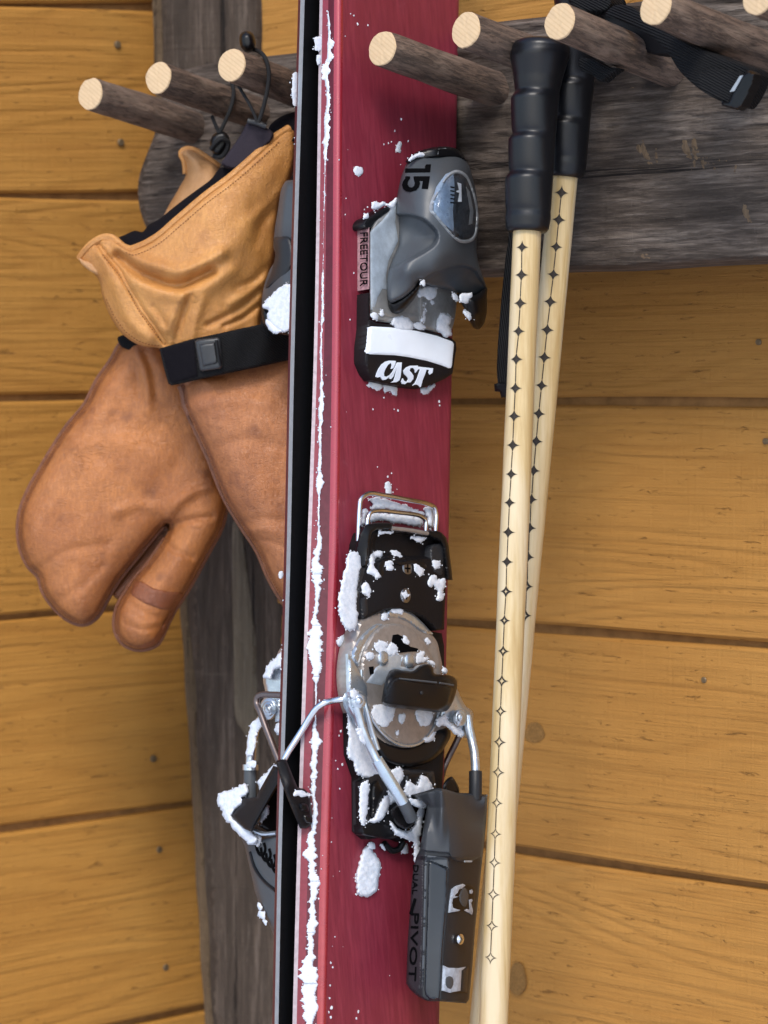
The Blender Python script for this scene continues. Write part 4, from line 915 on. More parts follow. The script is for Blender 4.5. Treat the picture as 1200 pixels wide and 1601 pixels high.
relief('indicator', M_LENS, fs, X7([(408, 1148), (450, 1170), (560, 1174), (630, 1160), (585, 1200), (575, 1400), (520, 1410), (470, 1420), (395, 1400)]), lambda x, y: hb_h(x, y) + .0014, 2, smooth=False, rnd=.0004, rpx=2, back=lambda x, y: hb_h(x, y), parent=heel)
relief('indicator', M_GREY, fs, X7([(425, 1260), (470, 1245), (505, 1270), (510, 1340), (480, 1390), (440, 1380), (415, 1330)]), lambda x, y: hb_h(x, y) + .0018, 2, rnd=.001, rpx=4, back=lambda x, y: hb_h(x, y), parent=heel)
relief('indicator_cover', M_PANEL, fs, X7([(590, 1200), (650, 1160), (640, 1420), (580, 1405)]), lambda x, y: hb_h(x, y) + .0016, 2, smooth=False, rnd=.0006, rpx=2, back=lambda x, y: hb_h(x, y), parent=heel)
vs_, fs_ = disc_solid(fs.v(717.5, 1468, .0402), SN, .0032, .0016, 24, .0012); link('screw', vs_, fs_, M_CHROME, heel)
relief('latch', M_BLACK, fs, [(692, 1232), (699, 1217), (706, 1214), (712, 1221), (717, 1240), (705, 1242)], .030, 2.5, rnd=.003, rpx=6, back=.018, mode='ray', parent=ski)
tube('lever_line', M_SIDEGREY, tpath(fs, [(726, 1346.5, .0424), (737, 1346.5, .0424)], 4), .0006, heel, 6)
tube('lever_line', M_GREY, tpath(fs, [(665, 1332.5, .0345), (690, 1334.5, .0385), (700, 1336, .042)], 4), .0005, heel, 6)

# ------------------------------------------------------------------ binding of the back ski, seen past its edge
fl2 = Frame(Vector(fs.v(528, 800, 0)) + W0 * .022, -W0)     # plane along the back ski's near side
zt = lambda q: [(390 + x / 4.71, 190 + y / 4.71) for x, y in q]
relief('toe_binding', M_GREY, fl2, [(446, 284), (441, 292), (434, 330), (429, 362), (428, 390), (432, 400), (420, 425), (412, 450), (409, 480), (413, 505), (425, 512), (470, 520), (480, 284)], lambda x, y: -.004 + .010 * smooth01((x - 405) / 40) - .006 * np.exp(-((y - 395) / 28) ** 2), 3, rnd=.008, rpx=12, back=-.030, parent=ski2)
relief('toe_wing', M_GREYDK, fl2, [(429, 372), (450, 368), (460, 400), (450, 432), (432, 445), (416, 452), (424, 425), (430, 400)], lambda x, y: .001 + .004 * smooth01((x - 415) / 30), 3, rnd=.005, rpx=9, back=-.030, parent=ski2)
relief('wing_lip', M_BLACK, fl2, [(410, 478), (416, 484), (421, 496), (430, 506), (446, 512), (446, 520), (430, 521), (419, 517), (411, 503)], .004, 3, rnd=.003, rpx=5, back=-.02, parent=ski2)
lh2 = lambda x, y: .002 + .008 * smooth01((x - 380) / 60)
relief('heel_housing', M_GREY, fl2, [(366, 1286), (384, 1304), (396, 1310), (420, 1306), (450, 1298), (452, 1480), (440, 1482), (428, 1462), (418, 1440), (407, 1420), (398, 1392), (391, 1360), (382, 1322)], lambda x, y: .002 + .008 * smooth01((x - 380) / 60), 3, smooth=False, rnd=.005, rpx=10, back=-.034, parent=ski2)
for i in range(5):
    x = 400 + i * 8; y = 1316 + i * 9
    q = [(x, y), (x + 3, y + 14), (x + 7, y + 20), (x + 12, y + 19), (x + 15, y + 12), (x + 13, y + 2)]
    tube('housing_rib', M_PRINT, tpath(fl2, [(a_, b_, float(lh2(np.array(a_), 0)) + .0002) for a_, b_ in q], 2), .0011, ski2, 8)
tube('housing_line', M_BLACK, tpath(fl2, [(391, 1332, .0026), (398, 1356, .0042), (410, 1374, .0062), (430, 1392, .0098)], 4), .0011, ski2, 8)
relief('turntable', M_STEEL, fl2, [(440, 1012), (430, 1030), (419, 1046), (411, 1062), (414, 1080), (412, 1096), (450, 1100), (460, 1012)], .0, 3, rnd=.003, rpx=6, back=-.03, parent=ski2)
relief('heel_arm', M_STEEL, fl2, [(431, 1092), (439, 1092), (440, 1128), (430, 1128)], .006, 3, smooth=False, rnd=.001, rpx=3, back=-.01, parent=ski2)
for r, h in ((.0070, .004), (.0048, .0066), (.0028, .0085)):
    vs_, fs_ = disc_solid(fl2.v(421, 1108, h), -W0, r, .0026, 26, .0006); link('pivot_bolt', vs_, fs_, M_STEEL, ski2)
tube('heel_rod', M_STEEL, tpath(fl2, [(418, 1112, .004), (408, 1126, .004), (400, 1136, .004), (395, 1152, .004), (392.5, 1176, .004), (391.5, 1200, .004)]), .0033, ski2, 12)
tube('rod_collar', M_STEEL, tpath(fl2, [(391.5, 1195, .004), (391.4, 1204, .004)], 2), .0050, ski2, 16)
tube('rod_sleeve', M_GREY, tpath(fl2, [(391.4, 1203, .004), (391, 1250, .004)], 4), .0044, ski2, 16)
ba2 = tube('brake_arm', M_BROWNWIRE, tpath(fl2, [(441, 1086.5, .018), (424, 1086, .018), (410, 1086, .018), (403, 1089, .018), (401, 1098, .018), (407, 1114, .019), (418, 1144, .020), (428, 1170, .021), (436, 1190, .022)]), .0021, ski2, 12)
foot2 = [(427, 1197), (436, 1200), (440, 1216), (436, 1226), (424, 1246), (410, 1270), (397, 1294), (391, 1299), (383, 1296), (372, 1286), (360.5, 1275), (368, 1265), (378, 1256), (374, 1246), (390, 1247), (401, 1246), (404, 1238), (415, 1218)]
relief('brake_foot', M_BLACKMATT, fl2, foot2, tps([(430, 1200, .025), (440, 1216, .025), (400, 1290, .022), (365, 1275, .014), (380, 1250, .014), (402, 1246, .020), (390, 1275, .019)]), 2.4, smooth=False, rnd=.003, rpx=6, back=.004, mode='ray', parent=ba2)
tube('housing_wire', M_STEEL, tpath(fl2, [(397, 1298, .010), (410, 1303, .010), (432, 1302, .010)], 3), .0014, ski2, 8)
relief('heel_bracket', M_BLACK, fl2, [(404, 1252), (424, 1226), (440, 1210), (446, 1300), (420, 1300), (404, 1292)], -.002, 3, smooth=False, rnd=.002, rpx=4, back=-.03, parent=ski2)

# ------------------------------------------------------------------ bamboo poles
def axis_fn(p, q):      # p, q: (x, y, d off the wall)
    A = frw(p[2]).v(p[0], p[1]); B = frw(q[2]).v(q[0], q[1]); return A, B
def make_pole(label, top, bot, rpx, grip_y, grip_hw, stars, seed, slant=0.0):
    A, B = axis_fn(top, bot); D = (B - A).normalized()
    endp = A + D * ((0.03 - A.z) / D.z)
    root = thing('ski_pole', label, 'ski pole', Vector((endp.x, endp.y, 0)), 'bamboo ski poles')
    def on_axis(y):     # point of the axis seen at image row y
        n = FWD * 0 + Vector(rays(np.array(600.), np.array(float(y)))); nn = n.cross(Vector((1, 0, 0))).normalized()
        return A + D * ((CAM - A).dot(nn) / D.dot(nn))
    dep = lambda p: (p - CAM).dot(FWD)
    r = rpx * dep(on_axis(900)) / F
    ga, gb = on_axis(grip_y[0]), on_axis(grip_y[1])
    s0 = ga + (gb - ga) * .5; L = (endp - s0).length; n = 60
    rng = random.Random(seed)
    pts = [s0 + (endp - s0) * i / n for i in range(n + 1)]
    tube('shaft', M_BAMBOO, pts, [r * (1 + .012 * math.sin(i * .7 + seed) + .008 * math.sin(i * 1.9)) for i in range(n + 1)], root, 32)
    tube('tip', M_STEEL, [endp, endp + D * .03], [r * .6, r * .15], root, 12)
    # star marks and the thin line that strings them
    vs, fa = [], []
    def wrap(P, u, v, rr=r * 1.03 + .00012):
        tc = (CAM - P); tc = (tc - D * tc.dot(D)).normalized(); sd_ = D.cross(tc)
        if sd_.x < 0: sd_ = -sd_
        return P + D * v + (tc * math.cos(u / rr) + sd_ * math.sin(u / rr)) * rr
    prev = None
    for i, (sx, sy) in enumerate(stars):
        P = on_axis(sy); m = dep(P) / F
        c2 = P - CAM; axx = 600 + F * c2.dot(Vector((1, 0, 0))) / dep(P)
        u0 = math.asin(max(-.95, min(.95, (sx - axx) * m / r))) * r
        a, b = 11.8 * m, 12.5 * m; k = 40
        hollow = 0 if sy < 900 else min(.74, .30 + .5 * (sy - 900) / 350.0)
        def ast(s, t): 
            c, z = math.cos(t), math.sin(t); return s * a * math.copysign(abs(c) ** 3.7, c), s * b * math.copysign(abs(z) ** 3.7, z)
        b0 = len(vs)
        jit = rng.uniform(.93, 1.05)
        for j in range(k):
            x, y = ast(jit, 2 * math.pi * j / k); vs.append(wrap(P, u0 + x, y))
        for j in range(k):
            x, y = ast(jit, 2 * math.pi * j / k)
            x, y = x * hollow, y * hollow
            if hollow: x, y = x * .95, y * .95
            vs.append(wrap(P, u0 + x, y))
        for j in range(k): j2 = (j + 1) % k; fa.append((b0 + j, b0 + j2, b0 + k + j2, b0 + k + j))
        cur = (P, u0, b * jit)
        if prev:
            P1, u1, b1 = prev; n2 = 3; Q0 = P1 + D * b1 * .8; Q1 = P - D * cur[2] * .8
            for j in range(n2):
                t0_, t1_ = j / n2, (j + 1) / n2
                Ra, Rb = Q0 + (Q1 - Q0) * t0_, Q0 + (Q1 - Q0) * t1_
                ua, ub = u1 + (u0 - u1) * t0_, u1 + (u0 - u1) * t1_; w_ = .75 * m; b0 = len(vs)
                vs += [wrap(Ra, ua - w_, 0), wrap(Ra, ua + w_, 0), wrap(Rb, ub + w_, 0), wrap(Rb, ub - w_, 0)]; fa.append((b0, b0 + 1, b0 + 2, b0 + 3))
        prev = cur
    link('star_marks', vs, fa, M_BURN, root, False)
    # grip: moulded rubber with finger swells towards the front left
    prof = grip_hw; gl = (gb - ga).length; seg = 40; rows = 110; vs, fa = [], []
    tc = (CAM - ga); tc = (tc - D * tc.dot(D)).normalized(); sd_ = D.cross(tc)
    if sd_.x < 0: sd_ = -sd_
    m = dep(ga) / F
    ty = [p[0] for p in prof]; tw = [p[1] for p in prof]
    notch = [.27, .49, .69, .895]
    for i in range(rows + 1):
        t = i / rows; hw = np.interp(t, ty, tw) * m
        for k in range(seg):
            an = 2 * math.pi * k / seg; dirx = tc * math.cos(an) + sd_ * math.sin(an)
            fl_ = max(0, math.cos(an + .75)); q = hw
            g_ = sum(math.exp(-((t - c) / .016) ** 2) for c in notch); s_ = 0
            for c0, c1 in zip([.06] + notch[:3], notch):
                if c0 <= t <= c1: u_ = (t - c0) / (c1 - c0); s_ = smooth01(u_ / .22) * (1 - u_) ** .6 * (1 if c0 > .1 else .2)
            q = hw * (1 + fl_ ** 1.3 * .27 * s_ - .012 * g_)
            vs.append(ga + D * gl * t + sd_ * (slant * m * (1 - t)) + dirx * q)
    for i in range(rows):
        for k in range(seg):
            k2 = (k + 1) % seg; fa.append((i * seg + k, i * seg + k2, (i + 1) * seg + k2, (i + 1) * seg + k))
    fa += [tuple(range(seg)), tuple(rows * seg + k for k in range(seg))]
    g_ = link('grip', vs, fa, M_RUBBER, root, True, 60)
    return root, g_
gh = [(0, 16), (.006, 32), (.02, 42), (.045, 46.5), (.08, 46.5), (.13, 43), (.20, 38), (.27, 35), (.5, 34), (.7, 34.5), (.89, 35), (.93, 35.5), (.985, 33.5), (1, 29)]
fst = [(815.5, 390), (814.5, 433), (812.5, 477), (810, 520.5), (806.5, 564), (805, 609), (803, 652.6), (801, 697.6), (798.5, 742.6), (796, 787), (794, 833), (792, 879), (790.5, 925), (788, 970), (786, 1017.7), (784, 1064), (782, 1111), (780, 1159), (778, 1206), (776, 1253.6), (774, 1301.7), (772.5, 1346.4), (770.5, 1395.8), (768.5, 1444.9), (766.5, 1494)]
rst = [(877, 303), (873, 345)] + [(680 + x / 2.287, 350 + y / 2.287) for x, y in [(432, 85), (422, 183), (411, 280), (400, 380), (390, 478), (380, 578), (370, 678), (361, 776), (352, 880), (344, 982), (338, 1083), (332, 1186), (328, 1290), (322, 1393)]]
pole1, grip1 = make_pole('bamboo ski pole in front, its whole row of star marks showing', (823.5, 365, BD + .076), (771, 1601, BD + .118), 22.3, (62, 363), gh, fst, 1, 9.0)
pole2, grip2 = make_pole('bamboo ski pole leaning behind the other one, its lower half hidden', (880, 285, BD + .034), (755, 1601, BD + .052), 22.0, (-26, 277), [(a_, b_ * .95) for a_, b_ in gh], rst, 2, 3.0)
# straps
fst1 = frw(BD + .030)
relief('strap', M_WEB2, fst1, [(802, 350), (822, 350), (814, 480), (803, 590), (798, 610), (782, 612), (777, 590), (777, 555), (780, 510), (786, 440), (793, 385)], lambda x, y: .0015 + .001 * np.sin(y * .05), 3, rnd=.0008, rpx=2, back=-.001, parent=pole1)
relief('strap_end', M_BLACK, fst1, [(772, 601), (780, 598), (797, 599), (800, 610), (796, 622), (783, 622), (781, 613), (773, 612)], .0035, 2.5, smooth=False, rnd=.001, rpx=2, back=-.002, parent=pole1)
fst2 = frw(BD + .062)
st = relief('strap', M_WEB, fst2, [(946, 22), (958, 10), (985, 10), (1010, 30), (1070, 66), (1123, 88), (1172, 108), (1176, 116), (1146, 166), (1134, 162), (1096, 142), (1062, 111), (1039, 77), (1008, 52), (975, 36)],
       tps([(946, 22, -.01), (1000, 30, -.002), (1060, 80, .006), (1096, 120, .010), (1170, 115, .008), (1130, 155, .010), (1050, 95, .002), (1100, 95, .006)]), 3, rnd=.001, rpx=3, back=lambda x, y: -.012 + 0 * x, parent=pole2)
relief('strap', M_WEB, fst2, [(1088, 130), (1092, 116), (1104, 109), (1125, 108), (1160, 118), (1146, 164), (1120, 154), (1098, 143)], .0125, 3, rnd=.0008, rpx=2, back=.009, parent=st)
bk = relief('strap_buckle', M_BLACK, fst2, [(1156, 120), (1170, 110), (1180, 116), (1178, 131), (1161, 167), (1151, 172), (1128, 166), (1127, 158), (1138, 160)], .0150, 2.5, smooth=False, rnd=.002, rpx=4, back=.006, parent=pole2)
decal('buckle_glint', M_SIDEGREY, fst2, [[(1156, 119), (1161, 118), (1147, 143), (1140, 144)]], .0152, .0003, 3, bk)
relief('strap', M_WEB, fst2, [(905, 92), (922, 92), (946, 104), (966, 108), (955, 116), (938, 128), (926, 118), (906, 108)], -.004, 3, rnd=.001, rpx=3, back=-.012, parent=pole2)
relief('strap', M_WEB, fst2, [(884, -10), (900, -14), (935, -14), (955, -6), (958, 8), (952, 18), (930, 22), (905, 20), (888, 6)], -.012, 3, rnd=.006, rpx=9, back=-.03, parent=pole2)
relief('strap', M_BLACKMATT, fst2, [(940, 14), (970, 12), (1000, 36), (1040, 62), (1050, 84), (1000, 80), (960, 60)], -.022, 4, rnd=.002, rpx=4, back=-.03, parent=pole2)

# ------------------------------------------------------------------ gloves
def fcam(px, py, Y): return Frame(at_depth(px, py, Y), Vector((0, -1, 0)))
fA = fcam(300, 500, 1.602); fB = fcam(200, 780, 1.668)
def hseam(fr, name, pts, hf, r, parent, mat, off=0.0):
    D = crom(pts, 4, False); P = fr.at(D[:, 0], D[:, 1], hf(D[:, 0], D[:, 1]) + off)
    return tube(name, mat, [Vector(p) for p in P], r, parent, 8)
def stitches(fr, pts, hf, parent, pitch=5.0, ln=2.6, r=.00045):
    D = crom(pts, 1.0, False); s = np.r_[0, np.cumsum(np.linalg.norm(np.diff(D[:, :2], axis=0), axis=1))]
    out = []
    for a_ in np.arange(0, s[-1] - ln, pitch):
        q = [(np.interp(a_ + t, s, D[:, 0]), np.interp(a_ + t, s, D[:, 1])) for t in (0, ln / 2, ln)]
        P = [Vector(p) for p in fr.at(np.array(q)[:, 0], np.array(q)[:, 1], hf(np.array(q)[:, 0], np.array(q)[:, 1]) + .0003)]
        t = (P[2] - P[0]).normalized(); u = t.orthogonal().normalized(); v = t.cross(u); b = []
        for p, rr in zip(P, (r * .4, r, r * .4)):
            b += [p + (u * math.cos(k * 1.5708) + v * math.sin(k * 1.5708)) * rr for k in range(4)]
        f_ = [(i * 4 + k, i * 4 + (k + 1) % 4, i * 4 + 4 + (k + 1) % 4, i * 4 + 4 + k) for i in range(2) for k in range(4)] + [(0, 1, 2, 3), (8, 9, 10, 11)]
        out.append((b, f_))
    o = join('stitching', out, M_THREAD, parent); o['kind'] = 'stuff'; return o
def lines_h(x, y, L):
    h = 0 * np.asarray(x, float)
    for pts, amp, wd_ in L:
        D = crom(pts, 6, False); d = seg_dist(x, y, D); h = h + amp * np.exp(-(d / wd_) ** 2)
    return h
wr1, wr2, wr3 = sines(21, 70, 12), sines(22, 26, 14), sines(23, 11, 16)
dome = lambda d, R, T: T * np.sqrt(np.clip(1 - np.clip(1 - d / R, 0, 1) ** 2, 0, 1))

gA = thing('leather_glove', 'tan leather gauntlet glove nearest the skis, cinched by a black wrist strap', 'glove', Vector(fA.v(400, 960)), 'tan leather gloves hanging from the pegs')
gB = thing('leather_glove', 'worn brown leather mitten hanging lowest at the left, with a split thumb and dark patch', 'glove', Vector(fB.v(200, 1015)), 'tan leather gloves hanging from the pegs')
M_SEAMDK = mat_leather('dark_seam_leather', (.19, .065, .026), (.14, .045, .018), (.08, .025, .01))
# --- far glove: hand with its split finger
B_ol = [(220, 522), (196, 533), (188, 538), (175, 560), (151, 595), (131, 634), (105, 665), (85, 695), (61, 735), (42, 770), (31, 800), (28.5, 840), (36, 870), (46, 888), (59, 901), (66, 923), (87, 953), (100, 965), (114, 973), (126, 976.5), (137, 975), (154, 962), (165, 943), (175, 925), (187, 906), (202, 887), (221, 864), (240, 841), (254, 825), (260, 819), (263, 819), (264, 823),
        (257, 840), (243, 862), (229, 882), (211, 903), (196, 925), (184, 946), (179, 964), (179, 982), (187, 1001), (205, 1013.6), (227, 1015), (247, 1006), (256, 990), (264, 972), (276, 950), (289, 930), (303, 906), (316, 882), (330, 856), (344, 830), (354, 792), (352, 740), (335, 680), (315, 620), (290, 570), (262, 536)]
B_d = crom(B_ol, 2.2)
def B_h(x, y):
    d = sdist(x, y, B_d)
    h = dome(d, 40, .021) - .0011 * np.exp(-((d - 6.0) / 1.7) ** 2) + .0035 * smooth01(d / 110) + .0010 * wr1(x, y) + .00016 * wr2(x, y) * smooth01(d / 20)
    h = h + lines_h(x, y, [([(262, 819), (275, 790), (300, 770), (330, 760)], .003, 9), ([(262, 819), (250, 800), (215, 790), (180, 800)], .0022, 10), ([(265, 826), (290, 815), (330, 808)], -.0022, 6),
                           ([(195, 545), (212, 575), (220, 620)], -.0016, 8), ([(225, 548), (238, 580), (244, 618)], -.0018, 7), ([(210, 545), (226, 590), (232, 640)], .0016, 9), ([(250, 840), (270, 858), (300, 872)], -.0016, 5),
                           ([(205, 945), (235, 962), (262, 965)], -.0008, 5), ([(195, 975), (225, 985), (250, 980)], -.0009, 4), ([(192, 960), (222, 974), (250, 972)], .0006, 4), ([(60, 890), (110, 860), (170, 850)], -.0014, 8), ([(90, 940), (130, 915), (160, 885)], -.0012, 7), ([(120, 700), (180, 690), (260, 720)], .0016, 14)])
    return h
hB = relief('hand', M_LEATHER2, fB, B_d, B_h, 2.1, raw=True, back=lambda x, y: -.9 * dome(sdist(x, y, B_d), 40, .021) - .0003, parent=gB, edge_attr='seam', ang=180)
relief('finger_gusset', M_SEAMDK, fB, [(259, 818), (266, 824), (258, 845), (240, 872), (220, 900), (200, 924), (186, 938), (176, 930), (188, 908), (212, 878), (240, 842)], lambda x, y: -.004 + .002 * np.sin((x + y) * .12), 3, rnd=.003, rpx=6, back=-.016, parent=gB, ang=180)
seamB = [p for p in B_ol[1:31]]
ins = lambda pts, fr_d, k: [tuple(np.array(p) + 0) for p in pts]
def inset(poly, px):
    P = np.asarray(poly); c = np.roll(P, -1, 0) - np.roll(P, 1, 0); n_ = np.stack([-c[:, 1], c[:, 0]], -1); n_ /= np.linalg.norm(n_, axis=1)[:, None] + 1e-9
    t = P + n_ * 1.5
    if inside(t[:, 0], t[:, 1], P).mean() < .5: n_ = -n_
    return P + n_ * px
Bi = inset(B_d, 3.2)
i0, i1 = [int(np.argmin(np.hypot(B_d[:, 0] - p[0], B_d[:, 1] - p[1]))) for p in ((188, 538), (258, 818.5))]
j0, j1 = [int(np.argmin(np.hypot(B_d[:, 0] - p[0], B_d[:, 1] - p[1]))) for p in ((255, 840), (354, 792))]
for (a_, b_) in ((i0, i1), (j0, j1)):
    hseam(fB, 'seam', B_d[a_:b_:2], lambda x, y: 0 * x, .0017, gB, M_SEAMDK, 0)
    stitches(fB, Bi[a_:b_:3], B_h, gB, 4.6, 2.4)
pk = [(210, 908), (222, 909), (240, 920), (262, 925), (284, 926), (288, 931), (284, 944), (270, 955), (250, 952), (226, 943), (206, 931), (204, 926)]
relief('knuckle_patch', M_PATCH, fB, pk, lambda x, y: B_h(x, y) + .0010, 2.5, smooth=False, rnd=.0008, rpx=3, back=lambda x, y: B_h(x, y) - .003, parent=gB, ang=60)
tp = [(262, 966), (268, 955), (284, 940), (288, 934), (276, 952), (266, 975), (256, 993), (246, 1006), (228, 1014), (212, 1014), (222, 1008), (238, 1000), (250, 985)]
relief('tip_patch', M_PATCH, fB, tp, lambda x, y: B_h(x, y) + .0008, 2.5, rnd=.0006, rpx=2, back=lambda x, y: B_h(x, y) - .003, parent=gB, ang=60)
Bc = [(282, 237), (288, 233), (297, 232.5), (306, 236), (326, 249), (343, 261), (380, 300), (396, 420), (330, 535), (250, 548), (196, 540), (210, 480), (232, 400), (262, 325), (281, 292), (290, 274), (289, 256)]
Bcd = crom(Bc, 3)
relief('cuff', M_SUEDE, fB, Bcd, lambda x, y: dome(sdist(x, y, Bcd), 50, .022) + .001 * wr2(x, y), 4, raw=True, back=lambda x, y: -dome(sdist(x, y, Bcd), 50, .022) - .0004, parent=gB, edge_attr=4, ang=180)
hseam(fB, 'hem', [(290, 272), (288, 252), (283, 239), (290, 233.5), (300, 234), (322, 246), (343, 261)], lambda x, y: .003 + 0 * x, .0021, gB, M_LEATHER)
relief('wrist_strap', M_WEB, fB, [(184, 528), (192, 524), (215, 536), (230, 548), (205, 548), (187, 539)], .018, 3, rnd=.001, rpx=3, back=-.01, parent=gB)
# --- near glove: gauntlet cuff
A_c = [(124, 405), (127, 399), (134, 391), (143, 381.5), (153, 375), (166, 370), (176, 372), (184, 378), (192, 385), (204, 389.5), (216, 386), (240, 374), (260, 358), (280, 341), (320, 307), (360, 277), (400, 242), (432, 213), (449, 201), (458, 204), (461, 230), (454, 275), (439, 312), (431, 360), (427.5, 404), (417, 440), (409, 480), (405, 512), (408, 560), (340, 586), (272, 596), (260, 566), (250, 546), (224, 542), (206, 534), (192, 523), (180, 508), (170, 490), (160, 463), (155, 440), (147, 428), (136, 421), (128, 414)]
A_d = crom(A_c, 3)
ct = tps([(124, 405, .004), (150, 374, .013), (180, 376, .017), (204, 390, .023), (240, 374, .030), (280, 341, .034), (340, 292, .036), (400, 243, .031), (450, 204, .017),
          (148, 400, .012), (165, 440, .009), (185, 490, .007), (215, 535, .008), (255, 545, .014), (190, 440, .020), (225, 490, .022),
          (300, 400, .041), (360, 350, .041), (420, 290, .027), (440, 310, .017), (430, 360, .016), (428, 405, .014), (412, 470, .013), (406, 520, .014), (370, 430, .034), (300, 480, .034), (350, 510, .027), (270, 540, .020), (300, 580, .018), (390, 560, .017), (250, 420, .034)])
foldA = [([(186, 400), (200, 412), (218, 426), (242, 437), (266, 445), (285, 445), (306, 436), (330, 424)], -.0085, 8.5),
         ([(188, 388), (205, 402), (240, 414), (280, 424), (320, 410), (345, 396)], .0050, 11), ([(210, 440), (250, 458), (290, 462), (330, 446), (360, 425)], .0035, 13),
         ([(345, 396), (370, 380), (390, 350)], .002, 16), ([(408, 452), (380, 478), (350, 496), (325, 508)], -.0030, 5), ([(417, 436), (390, 458), (360, 474)], .0022, 7), ([(405, 478), (378, 498), (350, 510)], -.0026, 4.5),
         ([(298, 462), (288, 490), (278, 522), (272, 540)], -.0032, 5), ([(284, 462), (272, 490), (262, 515)], .0028, 7), ([(316, 470), (306, 500), (300, 530)], .0020, 7), ([(420, 415), (400, 435), (370, 450)], -.0018, 6),
         ([(154, 384), (168, 402), (186, 424), (198, 446), (208, 462), (222, 486), (240, 510), (258, 537)], -.0045, 4.5), ([(160, 400), (172, 430), (186, 468), (206, 505), (232, 530)], .0050, 11),
         ([(240, 480), (254, 500), (268, 530)], -.002, 5), ([(360, 300), (380, 330), (395, 380)], .0014, 20), ([(428, 330), (410, 350), (400, 380)], -.0016, 8), ([(433, 300), (415, 322), (398, 340)], .0014, 8)]
def A_h(x, y):
    d = sdist(x, y, A_d); e = np.clip(1 - d / 9, 0, 1)
    return ct(x, y) + lines_h(x, y, foldA) + smooth01(d / 30) * (.00025 * wr2(x, y) + .0010 * wr1(x, y)) + .00005 * wr3(x, y) - .006 * (1 - np.sqrt(1 - e * e))
cuff = relief('cuff', M_LEATHER, fA, A_d, A_h, 2.6, raw=True, back=lambda x, y: np.minimum(-.004 - .03 * smooth01(sdist(x, y, A_d) / 60), A_h(x, y) - .004), parent=gA, edge_attr=2.0, ang=180)
rimp = [(125, 404), (134, 391.5), (153, 375.5), (166, 371), (176, 373), (184, 379), (192, 386), (204, 390), (216, 386.5), (240, 374.5), (280, 341.5), (320, 307.5), (360, 277.5), (400, 242.5), (432, 213.5), (452, 201)]
hem = hseam(fA, 'hem', rimp, lambda x, y: ct(x, y) - .0030, .0027, gA, M_LEATHER)
stitches(fA, [(x + 4.5, y + 9) for x, y in rimp[6:-1]], A_h, gA, 5.0, 2.8)
stitches(fA, [(160, 398), (174, 416), (192, 438), (204, 462), (217, 486), (234, 510), (252, 534)], A_h, gA, 5, 2.8)
stitches(fA, [(166, 468), (175, 488), (186, 506), (198, 520), (226, 537), (250, 541)], A_h, gA, 5, 2.8)
hseam(fA, 'seam', [(154, 384), (168, 402), (187, 424), (199, 446), (209, 462), (223, 486), (241, 510), (258, 536)], lambda x, y: A_h(x, y), .0013, gA, M_LEATHER, .0002)
relief('curled_corner', M_SUEDE, fA, [(124, 404), (131, 407), (143, 410), (153, 417), (154, 430), (146, 427), (134, 419), (127, 412)], .0085, 2.5, rnd=.002, rpx=3, back=-.004, parent=gA, ang=180)
# hand of the near glove
A_o = [(262, 556), (272, 594), (281, 604), (287, 632), (302, 666), (324, 714), (350, 778), (376, 822), (402, 862), (421, 906), (440, 938), (462, 966), (490, 975), (515, 940), (528, 850), (530, 700), (525, 610), (500, 562), (450, 545), (400, 550), (330, 556)]
Ao_d = crom(A_o, 2.4)
def Ah_h(x, y):
    d = sdist(x, y, Ao_d)
    h = -.0011 * np.exp(-((d - 6.0) / 1.7) ** 2) + dome(d, 55, .028) * (.70 + .38 * smooth01((y - 560) / 110)) + .0009 * wr1(x, y) + .00016 * wr2(x, y) * smooth01(d / 20)
    return h + lines_h(x, y, [([(285, 606), (310, 590), (350, 588)], -.002, 5), ([(300, 640), (350, 625), (420, 630)], .002, 12), ([(330, 700), (390, 690), (440, 700)], -.0014, 12), ([(380, 820), (410, 810), (440, 815)], -.0014, 8), ([(385, 832), (415, 828), (445, 838)], .001, 6), ([(390, 846), (420, 846), (445, 856)], -.001, 5)])
M_LEATHER3 = mat_leather('rosy_worn_leather', (.47, .185, .066), (.36, .128, .040), (.135, .04, .016))
hA = relief('hand', M_LEATHER3, fA, Ao_d, Ah_h, 2.3, raw=True, back=lambda x, y: -.8 * dome(sdist(x, y, Ao_d), 75, .032) - .0003, parent=gA, edge_attr='seam', ang=180)
k0, k1 = [int(np.argmin(np.hypot(Ao_d[:, 0] - p[0], Ao_d[:, 1] - p[1]))) for p in ((281, 604), (462, 966))]
hseam(fA, 'seam', Ao_d[k0:k1:2], lambda x, y: 0 * x, .0018, gA, M_SEAMDK)
hseam(fA, 'seam', [(283, 603), (287, 615), (290, 632), (297, 648)], lambda x, y: .006 + 0 * x, .0030, gA, M_SEAMDK)
stitches(fA, inset(Ao_d, 3.4)[k0:k1:3], Ah_h, gA, 4.6, 2.4)
